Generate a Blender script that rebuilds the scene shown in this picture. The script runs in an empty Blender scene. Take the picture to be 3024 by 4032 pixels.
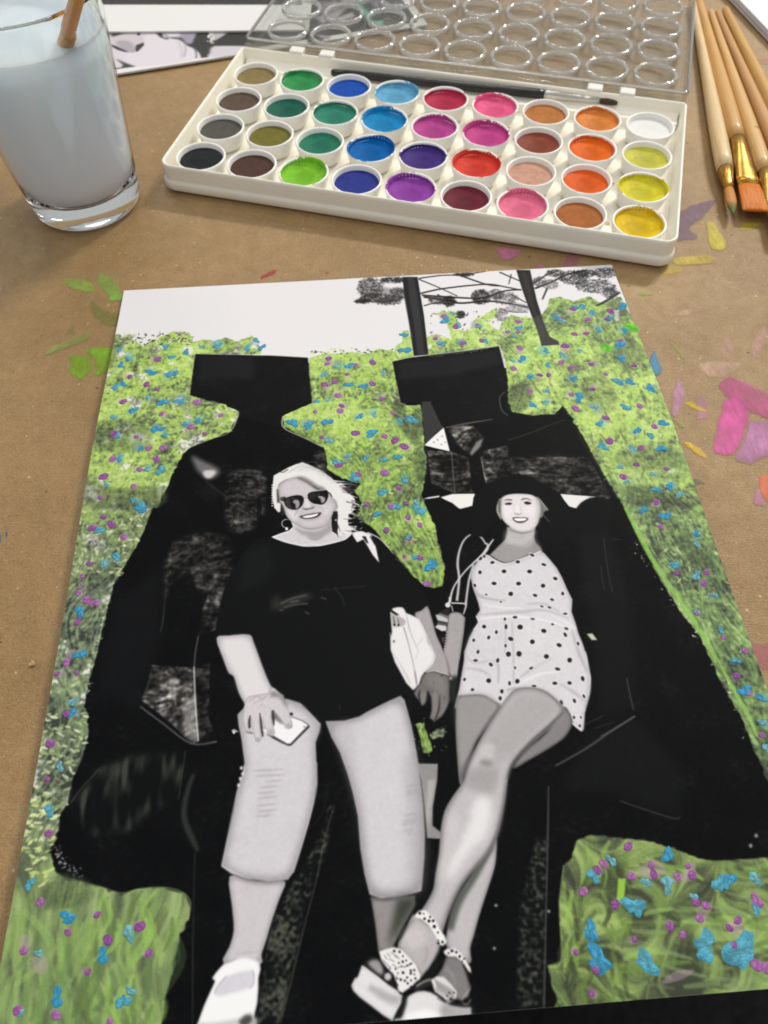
import bpy, bmesh, math, random
import numpy as np
from mathutils import Vector, Matrix
SC = bpy.context.scene
COL = SC.collection
rng = np.random.default_rng(7)
random.seed(7)

# ------------------------------------------------------------------ camera
F_PX = 2886.2                       # focal length in pixels of the 3024 x 4032 photograph
ROT = (0.56536906, -0.0596133, -0.01263627)   # tilt, heading, roll
CAM = np.array([-0.01023068, -0.24559846, 0.20731547])
def _rx(a): c, s = math.cos(a), math.sin(a); return np.array([[1,0,0],[0,c,-s],[0,s,c]])
def _rz(a): c, s = math.cos(a), math.sin(a); return np.array([[c,-s,0],[s,c,0],[0,0,1]])
RM = _rz(ROT[1]) @ _rx(ROT[0]) @ _rz(ROT[2])
cd = bpy.data.cameras.new('camera'); cam = bpy.data.objects.new('camera', cd); COL.objects.link(cam)
cd.sensor_fit = 'HORIZONTAL'; cd.sensor_width = 7.6; cd.lens = F_PX / 3024 * 7.6
cd.clip_start = 0.005; cd.clip_end = 60
m4 = Matrix(RM.tolist()).to_4x4(); m4.translation = Vector(CAM); cam.matrix_world = m4
cd.dof.use_dof = True; cd.dof.focus_distance = 0.228; cd.dof.aperture_fstop = cd.lens / 1.35
SC.camera = cam

# ------------------------------------------------------------------ world, lamps, exposure
w = bpy.data.worlds.new('World'); SC.world = w; w.use_nodes = True
w.node_tree.nodes['Background'].inputs[0].default_value = (0.97, 0.98, 1.0, 1)
w.node_tree.nodes['Background'].inputs[1].default_value = 0.46
def lamp(x, y, z, sx, sy, power, col=(1, 0.978, 0.93)):
    l = bpy.data.lights.new('ceiling_light', 'AREA'); l.shape = 'RECTANGLE'; l.size = sx; l.size_y = sy
    l.energy = power; l.color = col
    o = bpy.data.objects.new('ceiling_light', l); COL.objects.link(o); o.location = (x, y, z)
    return o
lamp(1.75, 2.0, 2.1, 0.7, 0.3, 96, (1, .945, .84))
for lx, ly, lp in ((-1.3, 0.5, 5), (0.15, 0.55, 7), (1.5, 0.6, 8), (-0.9, 2.3, 12), (0.4, 2.5, 20), (-.6, -.9, 3), (1.2, -.8, 3)):
    lamp(lx, ly, 2.1, 0.6, 0.14, lp*.7)
SC.view_settings.view_transform = 'Standard'; SC.view_settings.look = 'None'
SC.view_settings.exposure = 0.1; SC.view_settings.gamma = 1.0
SC.cycles.use_denoising = True
SC.cycles.max_bounces = 14; SC.cycles.transparent_max_bounces = 24; SC.cycles.transmission_bounces = 12
SC.cycles.sample_clamp_indirect = 6.0
SC.cycles.blur_glossy = 0.5

# ------------------------------------------------------------------ helpers
CR = dict(A=(0,950,1.659), B=(1000,1000,1.659), C=(2000,950,1.6201), D=(900,1750,1.659), E=(0,2000,1.0889),
          F=(2100,2000,1.0887), W=(1600,1800,1.659), L=(800,2600,1.545), K=(1300,2700,1.5082), F1=(1040,1790,4.1475),
          F2=(1850,1850,4.1475), H=(900,2650,4.1475), J=(1500,2350,4.0225), T=(1350,3500,2.765), S=(750,3650,4.1475),
          Y=(1350,1000,1.5082), P=(380,0,2.6758), Q=(600,0,1.3825), R=(1700,0,1.253), V=(2600,0,2.0118), X=(0,0,1.0), Z=(1000,0,2.37), G=(2400,800,1.4744))
def full(c, flat):
    a = np.array(flat, float).reshape(-1, 2); ox, oy, s = CR[c]
    return a / s + (ox, oy)
def unp(q, z):                      # a point of the photograph onto the height z above the table
    q = np.atleast_2d(np.asarray(q, float))
    d = np.stack([(q[:,0]-1512)/F_PX, -(q[:,1]-2016)/F_PX, -np.ones(len(q))], 1) @ RM.T
    t = (np.broadcast_to(np.asarray(z, float), (len(q),)) - CAM[2]) / d[:,2]
    return CAM + d * t[:,None]
def at(c, flat, z): return unp(full(c, flat), z)
def lin(c):
    return tuple(((v/255+.055)/1.055)**2.4 if v > 10 else v/255/12.92 for v in c)

def tag(o, label=None, cat=None, group=None, kind=None):
    if label: o['label'] = label
    if cat: o['category'] = cat
    if group: o['group'] = group
    if kind: o['kind'] = kind
    return o
def link(name, me, parent=None):
    o = bpy.data.objects.new(name, me); COL.objects.link(o)
    if parent is not None: o.parent = parent
    return o
def empty(name, loc=(0,0,0), rz=0):
    o = bpy.data.objects.new(name, None); COL.objects.link(o); o.location = loc; o.rotation_euler = (0,0,rz)
    o.empty_display_size = .01
    return o
def mesh(name, verts, faces, mats, smooth=True, fmat=None):
    me = bpy.data.meshes.new(name); me.from_pydata([tuple(map(float, v)) for v in verts], [], faces)
    for m in (mats if isinstance(mats, (list, tuple)) else [mats]): me.materials.append(m)
    if smooth: me.polygons.foreach_set('use_smooth', [True]*len(me.polygons))
    if fmat is not None: me.polygons.foreach_set('material_index', fmat)
    me.update(); return me
def lathe(prof, seg=40, cap0=False, cap1=False):
    V, Fc = [], []
    for r, z in prof:
        for k in range(seg):
            a = 2*math.pi*k/seg; V.append((r*math.cos(a), r*math.sin(a), z))
    for i in range(len(prof)-1):
        for k in range(seg):
            k2 = (k+1) % seg
            Fc.append((i*seg+k, i*seg+k2, (i+1)*seg+k2, (i+1)*seg+k))
    if cap0: Fc.append(tuple(range(seg))[::-1])
    if cap1: Fc.append(tuple((len(prof)-1)*seg+k for k in range(seg)))
    return V, Fc
def spline(pts, n=6, closed=True):
    p = np.asarray(pts, float); N = len(p); out = []
    for i in range(N if closed else N-1):
        if closed: a, b, c, d = p[i-1], p[i], p[(i+1) % N], p[(i+2) % N]
        else: a, b, c, d = p[max(i-1,0)], p[i], p[i+1], p[min(i+2,N-1)]
        for k in range(n):
            t = k/n
            out.append(.5*((2*b)+(c-a)*t+(2*a-5*b+4*c-d)*t*t+(3*b-a-3*c+d)*t**3))
    if not closed: out.append(p[-1])
    return np.array(out)

class NT:
    def __init__(s, name):
        s.m = bpy.data.materials.new(name); s.m.use_nodes = True; s.t = s.m.node_tree; s.t.nodes.clear()
        s.out = s.t.nodes.new('ShaderNodeOutputMaterial')
    def n(s, typ, **kw):
        nd = s.t.nodes.new('ShaderNode'+typ)
        for k, v in kw.items():
            if k.startswith('_'): setattr(nd, k[1:], v)
        return nd
    def l(s, a, b): s.t.links.new(a, b)
    def noise(s, scale, detail=4, rough=.55, vec=None, dist=0):
        n = s.n('TexNoise'); n.inputs['Scale'].default_value = scale; n.inputs['Detail'].default_value = detail
        n.inputs['Roughness'].default_value = rough; n.inputs['Distortion'].default_value = dist
        if vec is not None: s.l(vec, n.inputs['Vector'])
        return n.outputs['Fac']
    def ramp(s, fac, stops):
        r = s.n('ValToRGB'); e = r.color_ramp.elements
        while len(e) < len(stops): e.new(.5)
        for i, (p, c) in enumerate(stops):
            e[i].position = p; e[i].color = (*c, 1) if len(c) == 3 else c
        s.l(fac, r.inputs[0]); return r.outputs['Color']
    def math(s, op, a, b=None, clamp=False):
        n = s.n('Math'); n.operation = op; n.use_clamp = clamp
        for i, v in enumerate((a, b)):
            if v is None: continue
            if hasattr(v, 'is_output') or hasattr(v, 'links'): s.l(v, n.inputs[i])
            else: n.inputs[i].default_value = v
        return n.outputs[0]
    def mix(s, fac, a, b, mode='MIX'):
        n = s.n('Mix'); n.data_type = 'RGBA'; n.blend_type = mode
        for sock, v in ((n.inputs['Factor'], fac), (n.inputs[6], a), (n.inputs[7], b)):
            if hasattr(v, 'links'): s.l(v, sock)
            elif isinstance(v, (int, float)): sock.default_value = v
            else: sock.default_value = (*v, 1)
        return n.outputs[2]
    def coord(s, which='Object'): return s.n('TexCoord').outputs[which]
    def mapped(s, vec, scale=(1,1,1), rot=(0,0,0)):
        n = s.n('Mapping'); n.inputs['Scale'].default_value = scale; n.inputs['Rotation'].default_value = rot
        s.l(vec, n.inputs['Vector']); return n.outputs[0]
    def bump(s, h, strength=.2, dist=.0005):
        b = s.n('Bump'); b.inputs['Strength'].default_value = strength; b.inputs['Distance'].default_value = dist
        s.l(h, b.inputs['Height']); return b.outputs[0]
    def bsdf(s, col=None, rough=.5, spec=.5, normal=None, **kw):
        b = s.n('BsdfPrincipled')
        if col is not None:
            if hasattr(col, 'links'): s.l(col, b.inputs['Base Color'])
            else: b.inputs['Base Color'].default_value = (*col, 1)
        if hasattr(rough, 'links'): s.l(rough, b.inputs['Roughness'])
        else: b.inputs['Roughness'].default_value = rough
        b.inputs['Specular IOR Level'].default_value = spec
        for k, v in kw.items(): b.inputs[k.replace('_', ' ')].default_value = v
        if normal is not None: s.l(normal, b.inputs['Normal'])
        return b
    def done(s, sh): s.l(sh.outputs[0] if hasattr(sh, 'outputs') else sh, s.out.inputs[0]); return s.m

def plain(name, srgb, rough=.4, spec=.5, var=.06, scale=300, bump=.0, bscale=900, **kw):
    k = NT(name); v = k.coord(); c = lin(srgb)
    f = k.noise(scale, 3, .6, v)
    col = k.ramp(f, [(.3, tuple(x*(1-var) for x in c)), (.7, tuple(min(1, x*(1+var)) for x in c))])
    nm = k.bump(k.noise(bscale, 3, .6, v), bump, .0003) if bump else None
    return k.done(k.bsdf(col, rough, spec, nm, **kw))

def clear(name, tint=(.97,.98,.97), rough=.02, ior=1.49, haze=0.0):     # thin clear plastic or glass wall
    k = NT(name)
    tr = k.n('BsdfTransparent'); tr.inputs[0].default_value = (*tint, 1)
    gl = k.n('BsdfGlossy'); gl.inputs['Roughness'].default_value = rough
    lw = k.n('LayerWeight'); lw.inputs['Blend'].default_value = .5      # reflection of a thin sheet: same from both sides
    f0 = ((ior-1)/(ior+1))**2
    fr = k.math('ADD', k.math('MULTIPLY', k.math('POWER', lw.outputs['Facing'], 4.5), 1-f0), f0, True)
    mx = k.n('MixShader'); k.l(fr, mx.inputs[0]); k.l(tr.outputs[0], mx.inputs[1]); k.l(gl.outputs[0], mx.inputs[2])
    if haze:
        df = k.n('BsdfDiffuse'); df.inputs[0].default_value = (.9,.9,.88,1)
        m2 = k.n('MixShader'); m2.inputs[0].default_value = haze; k.l(mx.outputs[0], m2.inputs[1]); k.l(df.outputs[0], m2.inputs[2]); mx = m2
    return k.done(mx)
def glass(name, tint=(.98,.99,.985), ior=1.47, rough=0.0):
    k = NT(name); g = k.n('BsdfGlass'); g.inputs['Color'].default_value = (*tint, 1)
    g.inputs['IOR'].default_value = ior; g.inputs['Roughness'].default_value = rough
    return k.done(g)

# ------------------------------------------------------------------ raster canvas for the flat prints
def boxblur(a, r):
    r = int(round(r))
    if r < 1: return a
    for ax in (0, 1):
        pad = [(0,0),(0,0)]; pad[ax] = (r+1, r)
        c = np.cumsum(np.pad(a, pad, mode='edge'), axis=ax)
        n = a.shape[ax]
        hi = np.take(c, np.arange(2*r+1, 2*r+1+n), axis=ax); lo = np.take(c, np.arange(0, n), axis=ax)
        a = (hi-lo)/(2*r+1)
    return a
def blur(a, r):
    if r < .6: return a
    if r < 1.5: return boxblur(a, 1)
    return boxblur(boxblur(a, r*.6), r*.6)
def fnoise(H, W, sx, sy, seed):     # band-limited noise, feature size sx, sy in pixels, unit deviation
    g = np.random.default_rng(seed).standard_normal((H, W)).astype(np.float32)
    fx = np.fft.rfftfreq(W)[None,:]*sx; fy = np.fft.fftfreq(H)[:,None]*sy
    r2 = fx*fx+fy*fy
    f = np.exp(-r2*2.0)*np.sqrt(r2+.01)
    o = np.fft.irfft2(np.fft.rfft2(g)*f, s=(H, W))
    return (o/o.std()).astype(np.float32)
def lic(theta, seed, n=26, sz=2.2):   # streaks that follow a direction field (half resolution, then enlarged)
    H, W = theta.shape; src = fnoise(H, W, sz, sz, seed); acc = np.zeros((H, W), np.float32)
    cx, cy = np.cos(theta), np.sin(theta); Y0, X0 = np.mgrid[0:H, 0:W].astype(np.float32)
    for sg in (1, -1):
        x, y = X0.copy(), Y0.copy()
        for i in range(n):
            xi = np.clip(x, 0, W-1).astype(np.int32); yi = np.clip(y, 0, H-1).astype(np.int32)
            acc += src[yi, xi]; x += sg*cx[yi, xi]; y += sg*cy[yi, xi]
    acc /= acc.std()
    up = np.repeat(np.repeat(acc, 2, 0), 2, 1)
    return blur(up, 1.0).astype(np.float32)
def sstep(a, b, x): t = np.clip((x-a)/(b-a), 0, 1); return t*t*(3-2*t)
def rampc(t, stops):
    xs = [s[0] for s in stops]
    return np.stack([np.interp(t, xs, [s[1][i] for s in stops]) for i in range(3)], -1).astype(np.float32)

class Canvas:
    def __init__(s, W, H, topix, base):
        s.W, s.H, s.topix = W, H, topix; s.kc = {}
        s.img = np.empty((H, W, 3), np.float32); s.img[:] = base
    def fill(s, P):                  # antialiased coverage of a polygon given in canvas pixels
        P = np.asarray(P, float)
        x0 = max(0, int(P[:,0].min())-4); x1 = min(s.W, int(P[:,0].max())+5)
        y0 = max(0, int(P[:,1].min())-4); y1 = min(s.H, int(P[:,1].max())+5)
        if x1 <= x0 or y1 <= y0: return None
        w_, h_ = x1-x0, y1-y0; SS = 3
        d = np.zeros((h_*SS, w_+2)); ys = y0+(np.arange(h_*SS)+.5)/SS
        for (ax, ay), (bx, by) in zip(P, np.roll(P, -1, 0)):
            if ay == by: continue
            sg = 1. if by > ay else -1.
            lo, hi = min(ay, by), max(ay, by)
            i0 = np.searchsorted(ys, lo); i1 = np.searchsorted(ys, hi)
            if i1 <= i0: continue
            xx = np.clip(ax+(bx-ax)*(ys[i0:i1]-ay)/(by-ay)-x0, 0, w_)
            k = xx.astype(int); fr = xx-k; rows = np.arange(i0, i1)
            np.add.at(d, (rows, k), sg*(1-fr)); np.add.at(d, (rows, k+1), sg*fr)
        m = np.clip(np.abs(np.cumsum(d, 1)[:,:w_]), 0, 1).reshape(h_, SS, w_).mean(1)
        return m, x0, y0
    def put(s, m, x0, y0, col, a=1.0):
        h_, w_ = m.shape
        v = s.img[y0:y0+h_, x0:x0+w_]
        if isinstance(col, np.ndarray) and col.ndim == 3: col = col[y0:y0+h_, x0:x0+w_]
        else: col = np.asarray(col, np.float32)
        mm = (m*a)[...,None]
        v[:] = v*(1-mm)+col*mm
    def k(s, c):                     # canvas pixels per crop pixel
        if c not in s.kc:
            ox, oy, sc = CR[c]; q = s.topix(np.array([[ox+400/sc, oy+500/sc],[ox+500/sc, oy+500/sc],[ox+400/sc, oy+600/sc]]))
            s.kc[c] = math.sqrt(np.linalg.norm(q[1]-q[0])*np.linalg.norm(q[2]-q[0]))/100
        return s.kc[c]
    def pts(s, c, flat, smooth=0):
        P = s.topix(full(c, flat))
        return spline(P, smooth) if smooth else P
    def pg(s, c, flat, col, soft=1.5, smooth=0, a=1.0, edge=None, er=14, tex=None):
        P = s.pts(c, flat, smooth); q_ = min(1., s.k(c)); soft *= q_**(.5 if soft < 4 else .28); er *= q_**.35
        # keep room for the blur
        r = s.fill(P)
        if r is None: return
        m, x0, y0 = r
        if edge is not None:
            pad = int(er)+2; mp = np.pad(m, pad); b = blur(mp, er)[pad:-pad, pad:-pad]
            t = sstep(.5, .98, b)[...,None]
            colr = np.asarray(edge, np.float32)*(1-t)+np.asarray(col, np.float32)*t
            if tex is not None: colr = colr+tex[y0:y0+m.shape[0], x0:x0+m.shape[1], None]
            mm = blur(m, soft)[...,None]*a
            v = s.img[y0:y0+m.shape[0], x0:x0+m.shape[1]]; v[:] = v*(1-mm)+colr*mm
            return
        if soft > 6:
            pad = int(soft*1.5); m = np.pad(m, pad); x0 -= pad; y0 -= pad
            m = blur(m, soft)
            ax, ay = max(0, -x0), max(0, -y0)
            m = m[ay:ay+s.H-max(y0,0), ax:ax+s.W-max(x0,0)]; x0 = max(x0, 0); y0 = max(y0, 0)
            m = m[:s.H-y0, :s.W-x0]
        else: m = blur(m, soft)
        s.put(m, x0, y0, col, a)
    def ln(s, c, flat, wd, col, soft=1.0, a=1.0, smooth=5):
        P = s.topix(full(c, flat))
        if smooth and len(P) > 2: P = spline(P, smooth, False)
        q_ = s.k(c); wd = np.asarray(wd, float)*q_; soft *= math.sqrt(min(1., q_))
        wd = np.maximum(wd, .9)
        d = np.gradient(P, axis=0); d /= np.linalg.norm(d, axis=1)[:,None]+1e-9
        n = np.stack([-d[:,1], d[:,0]], 1)
        wds = np.interp(np.linspace(0,1,len(P)), np.linspace(0,1,len(wd)), wd) if wd.ndim else np.full(len(P), wd)
        Q = np.concatenate([P+n*wds[:,None]/2, (P-n*wds[:,None]/2)[::-1]])
        r = s.fill(Q)
        if r: s.put(blur(r[0], soft), r[1], r[2], col, a)
    def el(s, c, x, y, rx, ry, col, rot=0, soft=1.0, a=1.0):
        t = np.linspace(0, 2*np.pi, 18, endpoint=False); ca, sa = math.cos(rot), math.sin(rot)
        px = rx*np.cos(t); py = ry*np.sin(t)
        s.pg(c, np.stack([x+px*ca-py*sa, y+px*sa+py*ca], 1).ravel(), col, soft, 0, a)
    def image(s, name):
        im = bpy.data.images.new(name, s.W, s.H)
        px = np.ones((s.H, s.W, 4), np.float32); px[...,:3] = np.clip(s.img, 0, 255)/255
        im.pixels.foreach_set(px[::-1].ravel()); im.update(); im.pack()
        return im


# ------------------------------------------------------------------ the setting: floor, table, kraft paper
def kraft_z(x, y):
    x = np.asarray(x, float); y = np.asarray(y, float)
    z = .00016*np.sin(31*x+7*y+.6)+.00014*np.sin(-17*x+38*y)+.0001*np.sin(63*x+51*y+1.3)-.0005
    wr = np.exp(-((x-.155)/.05)**2-((y+.06)/.075)**2)
    z = z+wr*(.0013*np.sin(80*x+50*y)+.0010*np.abs(np.sin(70*x-88*y+.5))+.0005*np.sin(160*x-40*y+2)-.0004)
    wl = np.exp(-((x+.12)/.06)**2-((y-.03)/.05)**2)
    return z+wl*.0003*np.sin(60*x-110*y)
k = NT('kraft_paper'); v = k.coord()
n1 = k.noise(14, 5, .65, v); n2 = k.noise(170, 4, .65, v)
fib = k.noise(1, 3, .6, k.mapped(v, (900, 2600, 1), (0,0,.3))); fib2 = k.noise(1, 3, .6, k.mapped(v, (2600, 900, 1), (0,0,-.2)))
base = k.ramp(n1, [(.3, lin((142,112,69))), (.7, lin((172,141,96)))])
base = k.mix(k.ramp(n2, [(.35,(0,0,0)),(.75,(.4,.4,.4))]), base, lin((124,95,55)))
base = k.mix(k.ramp(fib, [(.66,(0,0,0)),(.76,(.45,.45,.45))]), base, lin((186,150,106)))
base = k.mix(k.ramp(fib2, [(.64,(0,0,0)),(.78,(.45,.45,.45))]), base, lin((118,82,46)))
gn = k.noise(1500, 2, .7, v); base = k.mix(1.0, base, k.ramp(gn, [(.3,(.72,.72,.72)),(.5,(1,1,1)),(.72,(1.0,1.0,1.0))]), 'MULTIPLY')
base = k.mix(k.ramp(k.noise(1100, 2, .7, v), [(.6,(0,0,0)),(.75,(.5,.5,.5))]), base, lin((196,162,116)))
sp = k.n('TexVoronoi'); sp.inputs['Scale'].default_value = 210; k.l(v, sp.inputs['Vector'])
spc = k.math('MULTIPLY', k.ramp(sp.outputs['Distance'], [(.07,(1,1,1)),(.12,(0,0,0))]), k.ramp(k.n('SeparateColor').outputs[0] if False else sp.outputs['Color'], [(.55,(0,0,0)),(.7,(1,1,1))]))
base = k.mix(k.math('MULTIPLY', spc, .55), base, lin((222,196,156)))
sp2 = k.n('TexVoronoi'); sp2.inputs['Scale'].default_value = 120; k.l(k.mapped(v, (1,1.3,1), (0,0,1)), sp2.inputs['Vector'])
spd = k.math('MULTIPLY', k.ramp(sp2.outputs['Distance'], [(.05,(1,1,1)),(.1,(0,0,0))]), k.ramp(sp2.outputs['Color'], [(.6,(0,0,0)),(.7,(1,1,1))]))
base = k.mix(k.math('MULTIPLY', spd, .75), base, lin((84,54,30)))
KB = k.bump(k.math('ADD', k.noise(1300, 4, .6, v), k.math('MULTIPLY', fib, .6)), .6, .0005)
M_KRAFT = k.done(k.bsdf(base, k.ramp(n2, [(.3,(.36,.36,.36)),(.7,(.48,.48,.48))]), .42, KB))
def grid(x0, x1, y0, y1, nx, ny, zf):
    xs = np.linspace(x0, x1, nx+1); ys = np.linspace(y0, y1, ny+1)
    X, Y = np.meshgrid(xs, ys); Z = zf(X, Y)
    V = np.stack([X.ravel(), Y.ravel(), Z.ravel()], 1)
    Fc = [(j*(nx+1)+i, j*(nx+1)+i+1, (j+1)*(nx+1)+i+1, (j+1)*(nx+1)+i) for j in range(ny) for i in range(nx)]
    return V, Fc
V, Fc = grid(-.5, .5, -.2525, .75, 250, 250, kraft_z)
kraft = tag(link('kraft_paper', mesh('kraft_paper', V, Fc, M_KRAFT)), kind='structure')
def boxmesh(name, x0, x1, y0, y1, z0, z1, mat):
    V = [(x, y, z) for z in (z0, z1) for y in (y0, y1) for x in (x0, x1)]
    Fc = [(0,2,3,1),(4,5,7,6),(0,1,5,4),(2,6,7,3),(0,4,6,2),(1,3,7,5)]
    return mesh(name, V, Fc, mat, False)
tag(link('table_top', boxmesh('table_top', -.6, .6, -.2515, .8, -.032, -.0035, plain('dark_laminate', (58,48,40), .4))), kind='structure')
V, Fc = grid(-4, 4, -4, 4, 4, 4, lambda X, Y: X*0-.74)
tag(link('floor', mesh('floor', V, Fc, plain('dark_carpet', (22,22,23), .9, .1, .4, 60))), kind='structure')

# paint marks left on the kraft paper: thin films of watercolour
def film(name, srgb, alpha=.8, rough=.5):
    k = NT(name); v = k.coord()
    n = k.noise(90, 4, .6, v); n2 = k.noise(1, 3, .6, k.mapped(v, (700, 150, 100), (0,0,.5)))
    a = k.math('ADD', k.math('MULTIPLY', n, .5), k.math('MULTIPLY', n2, .5))
    al = k.ramp(a, [(.3, (max(0,alpha-.5),)*3), (.68, (min(1,alpha+.08),)*3)])
    ed = k.n('Attribute'); ed.attribute_name = 'edge'
    al = k.math('MULTIPLY', al, k.ramp(ed.outputs['Fac'], [(.0, (.12,.12,.12)), (.45, (.8,.8,.8)), (1, (1,1,1))]))
    c = lin(srgb)
    col = k.ramp(n, [(.3, tuple(x*.86 for x in c)), (.7, tuple(min(1,x*1.1) for x in c))])
    b = k.bsdf(col, rough, .25)
    tr = k.n('BsdfTransparent'); mx = k.n('MixShader')
    k.l(al, mx.inputs[0]); k.l(tr.outputs[0], mx.inputs[1]); k.l(b.outputs[0], mx.inputs[2])
    return k.done(mx)
FILMS = {}
def paper_mark(c, flat, srgb, alpha=.8, label=None, lift=.0, smooth=4):
    key = (srgb, alpha)
    if key not in FILMS: FILMS[key] = film('paint_film', srgb, alpha)
    P = spline(at(c, flat, 0)[:,:2], smooth)
    cen = P.mean(0)
    P = P+np.random.default_rng(len(flat)).normal(0, .00018, P.shape)
    bm = bmesh.new(); vs = [bm.verts.new((x, y, 0)) for x, y in P]; bm.faces.new(vs)
    bmesh.ops.triangulate(bm, faces=bm.faces[:])
    for _ in range(4):
        bmesh.ops.subdivide_edges(bm, edges=[e for e in bm.edges if e.calc_length() > .0016 and not e.is_boundary], cuts=1, use_grid_fill=False)
        bmesh.ops.triangulate(bm, faces=bm.faces[:])
    for q in bm.verts: q.co.z = float(kraft_z(q.co.x, q.co.y))+.00012+lift
    bm.verts.ensure_lookup_table(); VC = np.array([q.co[:2] for q in bm.verts])
    a_ = P; b_ = np.roll(P, -1, 0); ab = b_-a_
    t_ = np.clip(((VC[:,None]-a_[None])*ab[None]).sum(2)/((ab**2).sum(1)+1e-12), 0, 1)
    ds = np.linalg.norm(a_[None]+ab[None]*t_[...,None]-VC[:,None], axis=2).min(1)
    bmesh.ops.recalc_face_normals(bm, faces=bm.faces[:])
    me = bpy.data.meshes.new('paint_mark'); bm.to_mesh(me); bm.free()
    if len(me.polygons) and sum(p.normal.z for p in me.polygons) < 0: me.flip_normals()
    at_ = me.attributes.new('edge', 'FLOAT', 'POINT'); at_.data.foreach_set('value', np.clip(ds/min(.0018, .6*ds.max()+1e-6), 0, 1).astype(np.float32))
    me.materials.append(FILMS[key]); me.polygons.foreach_set('use_smooth', [True]*len(me.polygons))
    o = link('paint_mark', me, kraft)
    if label: o['label'] = label
    return o
GRN = (140,186,66); GRF = (132,150,74)
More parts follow.
